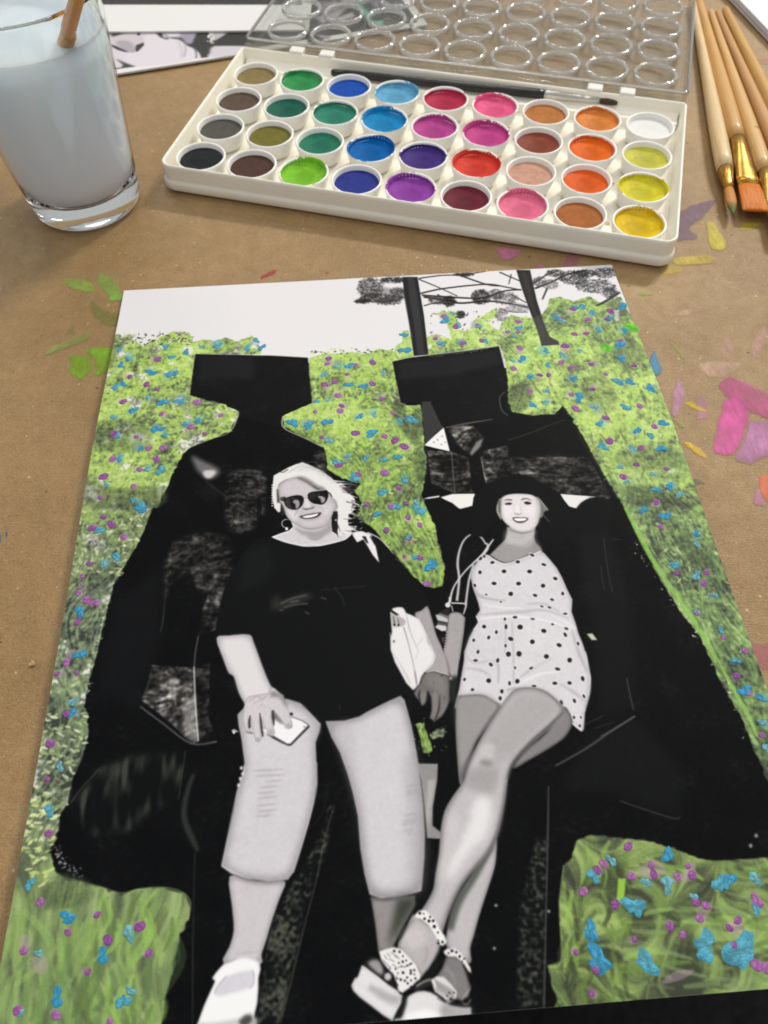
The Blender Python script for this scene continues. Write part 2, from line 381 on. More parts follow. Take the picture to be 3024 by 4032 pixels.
PM = [
 ('A',[395,240,480,237,560,243,610,275,620,320,570,335,500,320,430,285],(150,180,84),.8,'pale green brush mark'),
 ('A',[630,225,665,205,730,235,775,285,800,340,806,385,710,388,695,345,650,290],(140,180,82),.82,'curved green brush mark'),
 ('A',[580,400,610,385,680,440,755,465,790,480,760,548,690,550,620,500,585,450],(126,138,64),.6,'faded olive brush mark'),
 ('A',[285,735,330,690,420,655,520,605,590,590,575,640,480,680,360,720,290,748],(148,164,86),.72,'long dry green streak'),
 ('A',[447,745,540,738,590,765,607,810,590,855,555,885,515,910,495,885,460,870,437,825,455,810],(132,178,44),.9,'bright green leaf shaped blot'),
 ('A',[545,712,600,693,720,688,740,735,700,840,640,875,600,862,616,812,594,752],(128,172,42),.9,'bright green blot at the print edge'),
 ('A',[470,450,482,430,478,500,495,590,470,610,420,608,452,560],(140,140,76),.45,'thin faded green streak'),
 ('B',[35,165,50,135,140,95,148,112,110,135,60,155],(176,62,76),.85,'crimson streak'),
 ('B',[355,178,420,166,540,164,548,190,440,196,365,196],(70,86,150),.75,'blue streak under the print edge'),
 ('C',[1340,920,1390,870,1450,880,1560,940,1659,1000,1700,1150,1540,1100,1400,1000],(196,94,138),.9,'broad rose brush stroke'),
 ('C',[1375,1020,1420,990,1480,1010,1535,1100,1530,1170,1480,1310,1440,1355,1380,1358,1315,1335,1320,1240,1350,1120],(216,92,158),1.0,'broad magenta brush stroke'),
 ('C',[1545,1150,1659,1170,1700,1330,1600,1390,1555,1418,1480,1400,1450,1360,1490,1280,1525,1200],(196,132,176),.92,'mauve brush stroke'),
 ('C',[1205,785,1270,775,1360,780,1430,790,1490,775,1460,830,1390,875,1300,870,1235,835],(222,182,158),.7,'pale pink brush stroke'),
 ('C',[1345,660,1380,615,1420,640,1440,700,1410,770,1360,770,1335,740],(204,164,142),.5,'faint pink smudge'),
 ('C',[1550,650,1600,560,1650,540,1660,620,1600,720,1570,755,1540,720],(212,170,156),.6,'pale pink streak'),
 ('C',[1050,960,1080,870,1120,910,1137,970,1110,1060,1085,1110,1050,1110,1045,1040],(196,140,168),.85,'pointed lilac mark'),
 ('C',[1210,1000,1245,962,1285,1040,1285,1110,1250,1120,1215,1120],(198,142,164),.8,'small lilac mark under the yellow one'),
 ('C',[1130,1020,1170,1010,1270,1060,1282,1078,1220,1064,1140,1036],(222,184,34),.92,'thin yellow mark across lilac'),
 ('C',[1110,1265,1170,1275,1240,1325,1278,1380,1220,1360,1150,1310],(224,184,30),.94,'yellow petal shaped mark'),
 ('C',[930,690,960,740,985,800,980,835,935,850,900,770],(62,134,166),1.3,'blue drop at the print edge'),
 ('C',[825,325,870,325,940,340,860,350],(156,170,84),.8,'small green dash'),
 ('C',[1035,650,1060,650,1110,705,1155,780,1090,720],(164,176,84),.8,'slanting green dash'),
 ('C',[1043,1118,1090,1130,1140,1165,1145,1190,1090,1165],(150,172,80),.8,'short green dash'),
 ('C',[1045,1150,1078,1190,1080,1235,1060,1240],(40,120,96),.85,'teal mark at the print edge'),
 ('C',[1175,1515,1210,1510,1260,1535,1250,1550,1190,1550],(108,114,92),.7,'grey green mark'),
 ('C',[1610,1490,1659,1480,1700,1560,1680,1660,1640,1640,1605,1560],(226,116,82),.9,'coral red mark'),
 ('C',[1600,1560,1640,1650,1670,1660,1640,1690,1570,1660],(200,130,170),.8,'small mauve mark'),
 ('G',[380,300,480,290,600,294,602,338,500,345,400,350,370,330],(204,180,62),.85,'yellow bar shaped stroke by the palette corner'),
 ('G',[295,408,330,360,390,338,425,352,432,385,370,402],(202,176,64),.8,'yellow smear below the bar shaped stroke'),
 ('G',[350,660,450,610,540,565,630,560,620,600,500,640,400,665],(206,170,138),.45,'faint pale pink haze'),
 ('G',[585,1460,600,1440,632,1560,612,1545],(160,164,84),.45,'faint green tick'),
 ('R',[1355,1095,1400,1100,1450,1190,1440,1235,1380,1220,1362,1160],(206,190,66),.9,'yellow drop shaped mark'),
 ('R',[1520,1135,1540,1098,1640,1085,1600,1130],(176,164,50),.85,'yellow smear under the flat brush'),
 ('G',[375,205,380,60,440,26,500,-4,620,-24,562,60,475,140,522,180,505,200,440,202],(120,92,112),.88,'dusky purple cross shaped stroke'),
 ('R',[310,1225,360,1218,440,1230,430,1255,360,1280,320,1245],(210,126,160),.85,'pink mark in front of the palette'),
 ('R',[520,1305,545,1303,575,1328,560,1340,530,1335],(206,126,176),.85,'small pink mark at the print top'),
 ('R',[670,1250,730,1256,700,1335,645,1335],(180,112,132),.75,'mauve stroke at the print top'),
 ('F',[915,580,1006,575,1100,590,1080,700,985,690,940,640],(186,112,122),.75,'rose stroke beside the print'),
 ('E',[20,80,26,74,31,100,30,165,24,165],(64,96,128),1.45,'thin blue tick'),
 ('E',[-20,100,0,103,6,125,2,150,-20,150],(70,130,150),1.45,'small teal tick'),
 ('R',[1590,290,1660,286,1700,305,1640,318],(188,140,122),.5,'faint pink smudge by the brushes'),
]
for i, (c_, fl, col, al, lb) in enumerate(PM):
    paper_mark(c_, fl, col, al, lb, lift=.00005*(i % 4))

# ------------------------------------------------------------------ the painted photograph: a 8 x 10 inch print
PW, PH = .2032, .254
def print_z(v):
    v = np.asarray(v, float)
    return .002+.00315*v+.0021*np.exp(-((v-.33)/.2)**2)
def pix_to_print(P):                # pixel of the photograph -> point on the slightly bowed print
    z = np.full(len(P), .003)
    for _ in range(6):
        X = unp(P, z); z = print_z(np.clip(-X[:,1]/PH, -.2, 1.2))
    return X
TW, TH = 1440, 1800
def print_topix(P):
    X = pix_to_print(np.asarray(P, float))
    return np.stack([(X[:,0]/PW+.5)*TW, -X[:,1]/PH*TH], 1)
cv = Canvas(TW, TH, print_topix, (13,14,16))
vv = (np.arange(TH, dtype=np.float32)/TH)[:,None]; uu = (np.arange(TW, dtype=np.float32)/TW)[None,:]
nA = fnoise(TH, TW, 9, 9, 1); nB = fnoise(TH, TW, 22, 18, 2); nC = fnoise(TH, TW, 70, 60, 3)
hH, hW = TH//2, TW//2
vh = (np.arange(hH, dtype=np.float32)/hH)[:,None]; uh = (np.arange(hW, dtype=np.float32)/hW)[None,:]
t1 = fnoise(hH, hW, 90, 90, 21); t2 = fnoise(hH, hW, 60, 60, 22)
cor = sstep(.55, .68, uh)*sstep(.76, .84, vh)
th_ = math.pi/2+.42*t1+cor*(1.0*t2+.6)
nS = lic(th_, 4, 24, 3.2); nS2 = lic(th_, 5, 46, 9); nH = lic(.35*t1+.2*t2, 6, 18, 2.6)
nG = np.random.default_rng(9).standard_normal((TH, TW)).astype(np.float32)
# faint stone texture in the black sculptures
nR = fnoise(TH, TW, 14, 8, 8)
nK = fnoise(TH, TW, 34, 12, 12); STONE = rampc(nK*.3+nB*.4+nC*.35+nH*.4+nA*.35, [(-1.3, (13,13,14)), (-.2, (38,37,36)), (.8, (84,82,80)), (2.2, (150,147,143))])
STONE = np.stack([blur(STONE[...,i], 2) for i in range(3)], -1)*(.8+.35*sstep(-1.5, 1.5, nC))[...,None]; STONE = STONE.astype(np.float32)
DARK = rampc(nR*.5+nC*.6, [(-1, (7,8,10)), (.8, (10,11,13)), (2, (18,19,20))])
cv.img[:] = DARK
WH = (222,220,222)
# sky
cv.pg('X', [300,1040,2600,1000,2700,1500,1995,1450,1900,1440,1540,1460,1210,1430,900,1430,480,1480,380,1400], WH, 2)

# ---- foliage ----
nD = fnoise(TH, TW, 150, 110, 14)
leaf = nA*.42+nB*.5+nC*.45+nD*.5
GU = rampc(leaf+.25*nS, [(-2.3, (70,80,58)), (-1.3, (110,134,74)), (-.3, (150,184,84)), (.7, (172,206,92)), (2.0, (198,224,132))])
GU2 = rampc(leaf*.9+.35*nS, [(-2.0, (66,78,54)), (-.9, (104,130,68)), (.1, (138,172,82)), (.9, (158,196,88)), (2.2, (188,218,124))])
GM = rampc(leaf*.75+.5*nS, [(-1.9, (50,60,42)), (-.7, (98,126,60)), (.3, (128,164,68)), (1.2, (156,196,84)), (2.2, (182,216,116))])
GL = rampc(leaf*.8+.4*nS, [(-1.6, (46,54,46)), (-.3, (88,104,78)), (.6, (116,134,96)), (1.5, (164,182,130)), (2.3, (206,214,176))])
GR = rampc(leaf*.8+.4*nS, [(-1.6, (42,52,40)), (-.4, (82,104,64)), (.6, (112,144,78)), (1.5, (146,178,104)), (2.3, (180,204,136))])
GB = rampc(.8*nS2+.32*nS+.4*nC, [(-1.8, (78,90,64)), (-.6, (106,126,80)), (.4, (130,156,92)), (1.6, (156,182,112))])
GB2 = rampc(.8*nS2+.36*nS+.45*nC, [(-1.7, (48,56,40)), (-.7, (84,100,60)), (.2, (114,140,74)), (1.1, (140,168,88)), (2.2, (164,192,112))])
GB, GB2 = [(X*.84+np.array([20,19,17], np.float32)).astype(np.float32) for X in (GB, GB2)]
GU, GU2, GM, GL, GR = [(X*.87+np.array([24,23,22], np.float32)).astype(np.float32) for X in (GU, GU2, GM, GL, GR)]
grey = rampc(leaf, [(-1.2, (26,27,28)), (-.2, (92,92,92)), (.7, (168,166,166)), (1.5, (226,224,225))])
def lerp(a, b, t): return a*(1-t[...,None])+b*t[...,None]
tl = sstep(.33, .56, np.broadcast_to(vv, (TH,TW))+nC*.02); tb = sstep(.80, .87, np.broadcast_to(vv, (TH,TW))+nC*.01)
FOL_LEFT = lerp(lerp(GU, GL, tl), GB, tb)
FOL_MID = lerp(GU, GM, sstep(.28, .4, np.broadcast_to(vv, (TH,TW))+nC*.03))
FOL_RIGHT = lerp(lerp(GU2, GU, sstep(.17,.26, np.broadcast_to(vv,(TH,TW))+nC*.04)), GR, sstep(.36, .52, np.broadcast_to(vv, (TH,TW))+nC*.04))
gp = sstep(1.05, 1.5, nC+.4*nB+.25*nA)*(1-tb)
FOL_LEFT = lerp(FOL_LEFT, grey, gp*.8); FOL_MID = lerp(FOL_MID, rampc(leaf, [(-1,(30,38,28)),(1,(120,150,70)),(2,(180,200,110))]), gp*.7)

REG = {}
def region(name, full_pts, tex, rough=3.0, soft=1.0):
    P = print_topix(full_pts)
    # ragged outline
    d = []
    for a, b in zip(P, np.roll(P, -1, 0)):
        n = max(1, int(np.linalg.norm(b-a)/7))
        for i in range(n): d.append(a+(b-a)*i/n)
    d = np.array(d); g = np.random.default_rng(len(d))
    d = d+g.normal(0, rough*.45, d.shape)
    r = cv.fill(d)
    m, x0, y0 = r
    cv.put(blur(m, soft), x0, y0, tex)
    full_m = np.zeros((TH, TW), np.float32); full_m[y0:y0+m.shape[0], x0:x0+m.shape[1]] = m
    REG[name] = full_m
J = lambda *a: np.concatenate(a)
G1 = J(full('A',[600,640,735,640,770,600,800,630,850,600,890,650,930,690,990,650,1060,620,1100,600,1130,590,1190,585,1240,600,1262,660,1330,640,1400,655,1470,630,1550,655,1640,615,1680,640,1712,738,1275,737,1262,830,1250,930,1240,1005,1330,1030,1460,1060,1555,1105,1550,1150,1500,1240,1380,1290,1250,1340,1205,1375,1150,1480,1110,1560,1070,1650,1030,1742]),
       full('E',[650,0,615,100,540,240,488,330,458,450,420,600,385,730,362,850,380,900,372,1000,340,1100,305,1180,290,1260,258,1320,248,1400,215,1470,235,1560,280,1590,350,1605,430,1630,520,1655,600,1635,700,1630,780,1650,815,1690,808,1760,770,1830,745,1950,710,2100,690,2240,680,2500,-300,2500]))
region('left', G1, FOL_LEFT, 3.0)
G2 = J(full('B',[362,680,450,655,540,650,640,640,740,650,820,620,920,640,930,600,970,570,970,500,1010,500,1030,560,1045,668,905,700,935,850,960,970,1000,990,1090,985,1105,1150,1112,1240]),
       full('D',[1270,0,1292,100,1284,200,1262,330,1300,430,1350,530,1370,640,1390,720,1410,810,1398,925,1340,940,1280,925,1200,850,1130,770,1060,700,1020,650,960,560,840,470,872,380,822,300,860,262]),
       full('B',[690,1500,560,1460,482,1410,470,1300,450,1260,330,1200,195,1130,190,1055,280,1015,380,972,368,830,358,760]))
region('mid', G2, FOL_MID, 2.0)
region('bush', full('B',[1130,660,1130,540,1200,520,1290,560,1260,450,1190,390,1240,370,1330,380,1330,450,1300,500,1400,500,1440,430,1520,390,1590,350,1585,400,1530,460,1600,500,1610,610,1400,645,1140,675]), GU, 4.5)
G4 = J(full('C',[-75,600,-40,520,20,470,60,480,130,490,215,470,250,425,265,365,330,355,420,385,520,350,600,400,660,370,720,350,760,440,1300,1300]), full('F',[1300,1200,1010,1180,940,1020,890,900,800,740,720,560,620,430,540,300,460,140,390,0]),
       full('C',[640,1540,560,1400,480,1250,400,1120,350,1050,300,1100,160,1110,30,1090,2,1030,0,900,-20,750]))
region('right', G4, FOL_RIGHT, 2.5)
cv.ln('F', [395,0,470,150,560,300,680,470,800,680,900,850,960,980], [16,24,22,20,16,14], (142,190,84), 3, .8)
region('corner', full('F',[62,1965,122,1940,110,1700,130,1530,165,1500,180,1430,250,1400,330,1410,480,1425,600,1460,720,1505,800,1512,1006,1500,1400,1480,1400,2130,130,2160,82,2060]), GB2, 1.6)
region('sprig', full('K',[508,225,530,218,548,232,560,215,562,250,578,290,610,380,596,395,580,412,560,400,548,372,532,300]), GM, 2.5)
region('sprigb', full('K',[592,290,630,262,684,252,690,285,650,300,610,312]), GL, 4)
# brush edges and accents in the green paint
def strokes(c, xs, ys, n, L, wd, cols, seed, ang=0, spread=.25, a=.55, mask=None):
    g = np.random.default_rng(seed); s_ = CR[c][2]
    for _ in range(n):
        x = g.uniform(*xs); y = g.uniform(*ys); t = ang+g.normal(0, spread); l = L*g.uniform(.5, 1.3)
        P = print_topix(full(c, [x, y]))[0].astype(int)
        if not (0 <= P[0] < TW and 0 <= P[1] < TH) or (mask is not None and REG[mask][P[1], P[0]] < .5): continue
        Pe = print_topix(full(c, [x+math.sin(t)*l*.5, y+math.cos(t)*l*.5, x+math.sin(t)*l, y+math.cos(t)*l])).astype(int)
        if mask is not None and any(0 <= e[0] < TW and 0 <= e[1] < TH and REG[mask][e[1], e[0]] < .5 for e in Pe): continue
        b = g.normal(0, .15)*l
        wd2 = wd*1.7
        cv.ln(c, [x, y, x+math.sin(t)*l*.5+b, y+math.cos(t)*l*.5, x+math.sin(t)*l, y+math.cos(t)*l], [wd2*.6, wd2, wd2*.5], cols[g.integers(len(cols))], 1.0, a*g.uniform(.5,1.2))
LIM = [(176,214,92),(150,190,70),(196,226,120),(120,150,70)]
strokes('B', (370,1100), (660,1280), 120, 110, 7, LIM, 11, 0, .3, .5, 'mid')
strokes('D', (820,1400), (100,930), 150, 120, 5, [(140,176,80),(176,208,110),(80,100,50),(110,140,66)], 12, .35, .3, .5, 'mid')
strokes('A', (640,1560), (620,1640), 110, 80, 7, LIM+[(84,96,66)], 13, 0, .4, .5, 'left')
strokes('C', (0,1100), (360,1650), 200, 100, 7, LIM+[(86,100,62),(86,100,62)], 14, .3, .3, .5, 'right')
strokes('F', (420,1000), (0,1150), 160, 110, 5, [(120,150,86),(150,186,110),(66,80,54),(96,124,70)], 15, .42, .2, .5, 'right')
strokes('E', (200,620), (0,1300), 160, 110, 5, [(120,140,100),(150,170,120),(66,78,62),(176,190,150)], 16, -.25, .25, .5, 'left')
strokes('E', (0,800), (1620,2212), 140, 260, 16, [(132,166,84),(112,140,84),(84,104,66),(150,182,104)], 17, -.15, .12, .45, 'left')
strokes('E', (380,815), (1620,2212), 50, 200, 10, [(150,190,88),(96,118,58)], 23, -.1, .2, .5, 'left')
strokes('F', (80,420), (1420,2160), 80, 160, 10, [(150,188,84),(104,130,58),(58,68,44)], 18, 0, .2, .55, 'corner')
strokes('F', (300,1006), (1420,2160), 130, 170, 9, [(150,190,92),(110,140,66),(52,60,42),(128,150,104)], 19, 1.45, .25, .55, 'corner')
strokes('K', (510,600), (220,400), 40, 50, 4, [(150,190,88),(80,110,40),(176,206,120)], 20, .3, .3, .6, 'sprig')
for c_, P_ in (('E', [660,-20,600,130,535,240,480,330,452,450,418,600,384,730]), ('E', [215,1480,240,1565,330,1600,430,1625,520,1652,600,1634,700,1628,780,1648,816,1692,806,1770]),
               ('F', [60,1965,120,1940,112,1700,132,1530]), ('D', [860,262,822,300,872,380,840,470,960,560,1060,700,1200,850,1300,930])):
    cv.ln(c_, P_, 5, (178,208,128), 1, .5)
def leaves(c, xs, ys, n, sz, cols, seed, mask, a=.8, rot=0, sp=.7):
    g = np.random.default_rng(seed)
    for _ in range(n):
        x = g.uniform(*xs); y = g.uniform(*ys)
        P = print_topix(full(c, [x, y]))[0].astype(int)
        if not (0 <= P[0] < TW and 0 <= P[1] < TH) or REG[mask][P[1], P[0]] < .5: continue
        cv.el(c, x, y, sz*g.uniform(.6,1.4), sz*.42*g.uniform(.7,1.3), cols[g.integers(len(cols))], rot+g.normal(0, sp), .8, a*g.uniform(.6,1))
PL = [(206,216,164),(226,230,196),(176,192,132),(150,172,104)]
leaves('E', (240,640), (0,290), 130, 11, PL, 31, 'left', .8, -.3)
leaves('E', (150,380), (880,1330), 130, 13, PL, 32, 'left', .85, .2, .4)
leaves('E', (80,260), (1250,1620), 110, 14, [(214,228,150),(196,216,120),(226,234,180),(90,100,76)], 33, 'left', .8, -.5, .4)
leaves('F', (460,900), (40,620), 110, 12, [(150,180,100),(186,206,140),(120,150,80)], 34, 'right', .75, .9, .8)
leaves('D', (900,1380), (0,700), 130, 14, [(186,214,110),(206,226,140),(160,196,84),(70,86,50)], 35, 'mid', .7)
leaves('C', (0,1100), (380,1650), 300, 15, [(186,218,104),(170,206,86),(204,228,140),(84,96,64),(104,120,74)], 36, 'right', .65, 0, .9)
leaves('A', (620,1540), (640,1740), 260, 14, [(190,222,110),(176,212,94),(210,232,150),(84,96,66),(70,74,66)], 37, 'left', .65, 0, .9)
leaves('B', (370,1100), (660,1300), 200, 14, [(180,216,90),(164,202,76),(204,228,130),(84,106,52)], 38, 'mid', .6, 0, .9)
# dark and grey unpainted patches left among the paint
for c_, P_, col, a_ in (('A',[700,690,740,650,820,620,890,610,850,640,800,700,740,800,700,830],(88,86,88),.5),('A',[860,830,890,800,905,850,890,890],(40,40,40),.7),('A',[1070,1320,1140,1310,1110,1380,1040,1390],(38,36,38),.85),
   ('A',[620,1190,900,1170,990,1260,960,1370,760,1380,610,1360],(74,88,58),.45),('A',[560,1560,760,1620,1060,1600,1040,1740,540,1740],(60,62,54),.55),('B',[900,980,980,960,1000,1060,1090,1000,1110,1150,1060,1260,940,1120],(26,32,24),.7),('B',[1040,1300,1110,1240,1130,1420,1060,1480],(32,40,26),.55),
   ('C',[660,690,740,620,850,660,880,750,780,800,690,780],(62,76,54),.5),('C',[0,950,110,900,160,1000,90,1090,20,1080],(50,60,40),.6),('C',[470,910,600,840,700,1000,640,1100,520,1090],(78,98,56),.35),('C',[720,1330,1060,1320,1110,1430,900,1460,700,1430],(80,98,58),.45),('C',[740,1580,900,1560,1100,1640,1180,1700,800,1700],(44,54,38),.6),
   ('F',[600,130,720,120,780,260,680,240],(48,60,44),.55),('F',[760,500,860,520,830,620,790,580],(44,56,40),.6),('E',[250,1150,300,1180,290,1260,255,1300,230,1240],(60,62,60),.6),('E',[240,1570,380,1600,400,1680,250,1720,160,1700],(70,80,62),.6)):
    cv.pg(c_, P_, (GR*.5+np.array(col)*.3).astype(np.float32), 7, 3, a_*.95)
# light, white leaf tips at the tree line
g_ = np.random.default_rng(41)
for _ in range(150):
    x = g_.uniform(720,1260); y = 640+g_.normal(0,22)+abs(x-1000)*.02
    cv.el('A', x, y, g_.uniform(4,16), g_.uniform(2,6), [(90,92,86),(44,44,46),(190,214,120),(222,220,222),(120,140,80)][g_.integers(5)], g_.normal(0,.6), .8, .85)
for _ in range(70):
    x = g_.uniform(365,960); y = 648-.02*x+g_.normal(0,10)
    cv.el('B', x, y, g_.uniform(4,14), g_.uniform(2,6), [(90,92,86),(170,206,90),(222,220,222)][g_.integers(3)], g_.normal(0,.5), .8, .85)
for _ in range(90):
    x = g_.uniform(1140,1640); y = g_.uniform(370,560)
    cv.el('B', x, y, g_.uniform(4,12), g_.uniform(3,6), [(74,74,76),(222,220,222),(150,150,150),(222,220,222)][g_.integers(4)], g_.normal(0,.9), .8, .8)

# ---- trees at the top ----
def clump(x, y, rx, ry, dens, col, seed, c='Y', n=90):
    g = np.random.default_rng(seed)
    for _ in range(int(n*dens*2.4)):
        a = g.uniform(0, 6.28); r = math.sqrt(g.uniform(0, 1)); px = x+rx*r*math.cos(a); py = y+ry*r*math.sin(a)
        t = a*.5+g.normal(0, .9); l = g.uniform(5, 17)
        cv.ln(c, [px-l*math.cos(t), py-l*.6*math.sin(t), px+l*math.cos(t), py+l*.6*math.sin(t)], [2, g.uniform(4, 8), 2], np.clip(np.array(col)-16+g.normal(0, 16), 18, 200), .9, g.uniform(.6, 1))
cv.pg('Y', [100,170,170,150,230,190,300,205,360,200,370,260,300,290,200,290,130,275,100,235], (150,148,148), 5, 3, .8)
clump(165,200,80,62,1.6,(52,50,50),1); clump(230,262,130,26,1.4,(50,48,49),2); clump(300,155,75,18,1,(40,39,40),3); clump(320,235,45,40,.7,(70,68,69),4)
clump(120,280,50,14,.8,(44,42,43),5); clump(265,285,80,18,.8,(86,84,85),6)
for P_, wd in (([450,150,560,195,680,250],4),([460,235,600,205,850,180,960,195,1060,215],6),([690,125,850,180,930,190],6),([470,245,700,260,830,260,960,220,1060,212],7),([480,255,620,275,700,292,850,280,960,290,1100,316],8),
               ([480,308,560,290,660,300],4),([930,108,1050,160],5),([1000,120,985,180],3),([1140,205,1230,170,1340,120,1450,95],7),([1215,200,1185,270],5),([1505,310,1570,275,1645,228],8),([450,145,580,128,720,122,860,100],5),
               ([1130,175,1200,130,1280,95],5),([560,240,620,268],4),([940,330,1010,345,1100,345],3),([1000,240,1090,290],4)):
    cv.ln('Y', P_, [wd*1.9, wd*1.5], (40,39,41), 1.0, .95)
clump(630,280,40,32,1.1,(36,35,36),7); clump(820,255,55,45,1.6,(34,33,34),8); clump(560,275,50,22,.7,(80,78,80),9); clump(970,265,70,38,1.1,(112,110,112),10); clump(910,240,45,30,.6,(70,68,70),11)
clump(1370,140,85,42,1.7,(44,44,46),12); clump(1500,190,120,42,1.9,(60,60,62),13); clump(1560,112,75,30,1.2,(70,70,72),14); clump(1260,115,55,20,.7,(64,64,66),15); clump(1440,115,60,22,1,(50,50,52),16)
clump(1590,230,45,35,1,(80,80,82),17); clump(1040,320,75,24,.8,(140,138,140),18); clump(940,360,40,40,.6,(110,108,110),19); clump(720,122,60,10,.7,(60,58,60),20); clump(700,360,22,22,.8,(60,60,62),21)
clump(1170,165,40,30,.7,(90,90,92),22); clump(1230,180,50,30,.6,(120,120,120),23); clump(1620,300,40,30,.5,(110,118,90),24)
cv.pg('B', [970,150,1068,150,1110,400,1140,658,1045,668,1012,450,985,300], (30,30,32), 1.5)
cv.pg('B', [1000,150,1045,150,1088,400,1116,655,1070,660,1040,440,1018,300], (58,57,58), 5, 0, .8)
cv.ln('B', [990,300,1015,450,1036,560], 3, (150,150,150), 1, .5)
cv.pg('Y', [1030,95,1055,180,1075,240,1100,310,1130,390,1160,470,1180,548,1215,545,1285,540,1280,520,1228,492,1200,430,1175,350,1150,270,1135,200,1112,95], (38,38,39), 1.5)
cv.pg('Y', [1060,110,1090,110,1115,210,1130,290,1160,380,1190,470,1195,520,1170,450,1135,360,1100,270], (66,66,66), 6, 0, .55)
for i in range(26): cv.ln('Y', [1050+i*5.2, 120+i*15, 1058+i*5.4, 150+i*15], 3, [(70,70,70),(24,24,25)][i % 2], 1, .6)
cv.pg('B', [1138,590,1165,600,1150,625,1136,618], WH, 1.5)
cv.pg('C', [672,440,705,440,712,510,690,515], (206,204,206), 3, 0, .8)

# ---- the two black sculptures ----
BLK = (20,21,22)
H1 = J(full('A',[1275,737]), full('B',[100,664,352,678,356,720,366,840,381,972,190,1055,193,1130]), full('A',[1550,1150,1555,1105,1460,1060,1330,1030,1240,1005,1258,860]))
cv.pg('X', H1.ravel(), DARK+5, 1.2)
cv.pg('A', [1290,745,1560,752,1656,756,1656,900,1300,900], (30,31,32), 14, 0, .7)
cv.ln('B', [-240,648,0,664,130,664,352,678], 3, (96,94,92), 1, .7)
cv.ln('B', [-255,1010,-160,1040,0,1090], 3, (170,170,165), 1, 0)
cv.pg('B', [903,702,1000,680,1140,662,1400,630,1600,602,1640,760,1660,880,1600,905,1620,1020,1660,1060,1660,1100,1200,1140,1160,980,1090,960,962,972,935,850], DARK+4, 1.2)
cv.pg('B', [930,715,1600,625,1620,720,1300,790,950,820], (33,34,35), 12, 0, .7)
cv.ln('B', [905,702,1050,668,1140,660,1400,630,1600,600], [5,3,6,8,6], (188,188,184), 1.2, .75)
cv.ln('A', [1556,1110,1550,1150,1500,1245,1380,1292,1250,1342,1205,1378], [6,10,5,4,6,5], (226,226,218), 1.5, .7)
cv.ln('B', [190,1060,195,1135,330,1202,450,1262], [9,7,5,5], (214,222,180), 1.5, .75)
cv.ln('B', [356,680,366,830,380,970], 4, (150,150,146), 1.2, .5)
cv.ln('A', [1275,740,1262,830,1250,930,1240,1000], 3, (150,152,146), 1.2, .5)
# collar, chest and stone surfaces of the left sculpture
STX = STONE
cv.pg('A', [1250,1400,1320,1430,1420,1480,1430,1520,1370,1555,1290,1500], (150,148,150), 10, 3, .75)
cv.pg('A', [1330,1500,1410,1500,1380,1545,1340,1545], (225,222,222), 6, 3, .8)
cv.ln('A', [1340,1560,1450,1650,1560,1680,1700,1680], 10, (50,50,50), 4, .6)
cv.pg('D', [0,200,220,180,240,330,200,520,0,560], STX*.9, 8, 3, .8)
cv.pg('D', [560,60,625,40,635,180,570,130], STX*1.05, 4, 3, .7)
cv.ln('D', [0,330,120,352,280,345], 5, (70,70,70), 2, .6)
cv.ln('D', [200,340,210,540,300,640], 26, (9,9,11), 4, .8)
cv.ln('E', [740,150,715,300,700,470,688,530], 7, (70,72,70), 2, .6)
cv.pg('E', [740,150,980,120,980,330,860,360,820,280,730,330,700,470], STX*.8, 8, 3, .8)
cv.pg('E', [920,285,980,275,980,440,930,520,850,550,870,430], STX*1.05, 3, 0, .8)
cv.pg('E', [650,672,830,685,838,830,850,1000,830,1010,790,980,740,930,680,880,605,825,630,760], STX*1.25, 2, 0, 1)
cv.pg('E', [832,690,900,660,895,900,930,1005,850,1005,838,840], STX*.6, 3, 0, .9)
cv.pg('E', [780,840,838,800,850,1000,830,1008,790,975], (186,184,184), 7, 0, .55)
cv.ln('E', [832,680,838,840,850,1000], 6, (226,226,224), 1.5, .8)
cv.ln('E', [850,550,838,620,832,690], 5, (150,150,150), 1.5, .6)
cv.ln('E', [600,850,700,925,820,1010,930,1002], 4, (170,170,168), 1.2, .7)
STG = rampc(fnoise(TH, TW, 14, 60, 13)*.7+nC*.6, [(-.5, (12,13,15)), (.6, (30,33,31)), (2, (62,66,60))])
cv.pg('E', [430,1110,560,1060,800,1040,760,1260,640,1300,560,1390,400,1400,300,1330,330,1230], STG, 10, 0, .9)
cv.ln('E', [300,1270,350,1200,430,1115], 3, (110,112,108), 1, .6)
cv.ln('E', [795,1040,780,1150,765,1250], 3, (96,98,96), 1.2, .6)
cv.ln('E', [830,1140,800,1230,790,1330,830,1430,850,1470], [14,20,22,12], (66,70,64), 4, .6)
cv.ln('E', [835,1480,830,1700,826,1950,826,2212], [4,3,5,3], (64,68,62), 1.5, .6)
cv.pg('L', [760,880,800,890,740,1200,640,1450,600,1650,520,1950,470,2212,330,2212,370,1800,440,1550,560,1330,680,1130], rampc(nA*.7+nC*.7, [(-.6,(15,16,18)),(.6,(44,47,42)),(1.8,(92,94,84))]), 4, 0, .9)
cv.ln('L', [800,880,740,1080,690,1330,610,1640,540,1930,470,2212], [4,6,5,6,4], (112,110,98), 1.5, .6)
cv.ln('L', [640,1030,720,940,760,800], 3, (60,60,60), 1, .6)
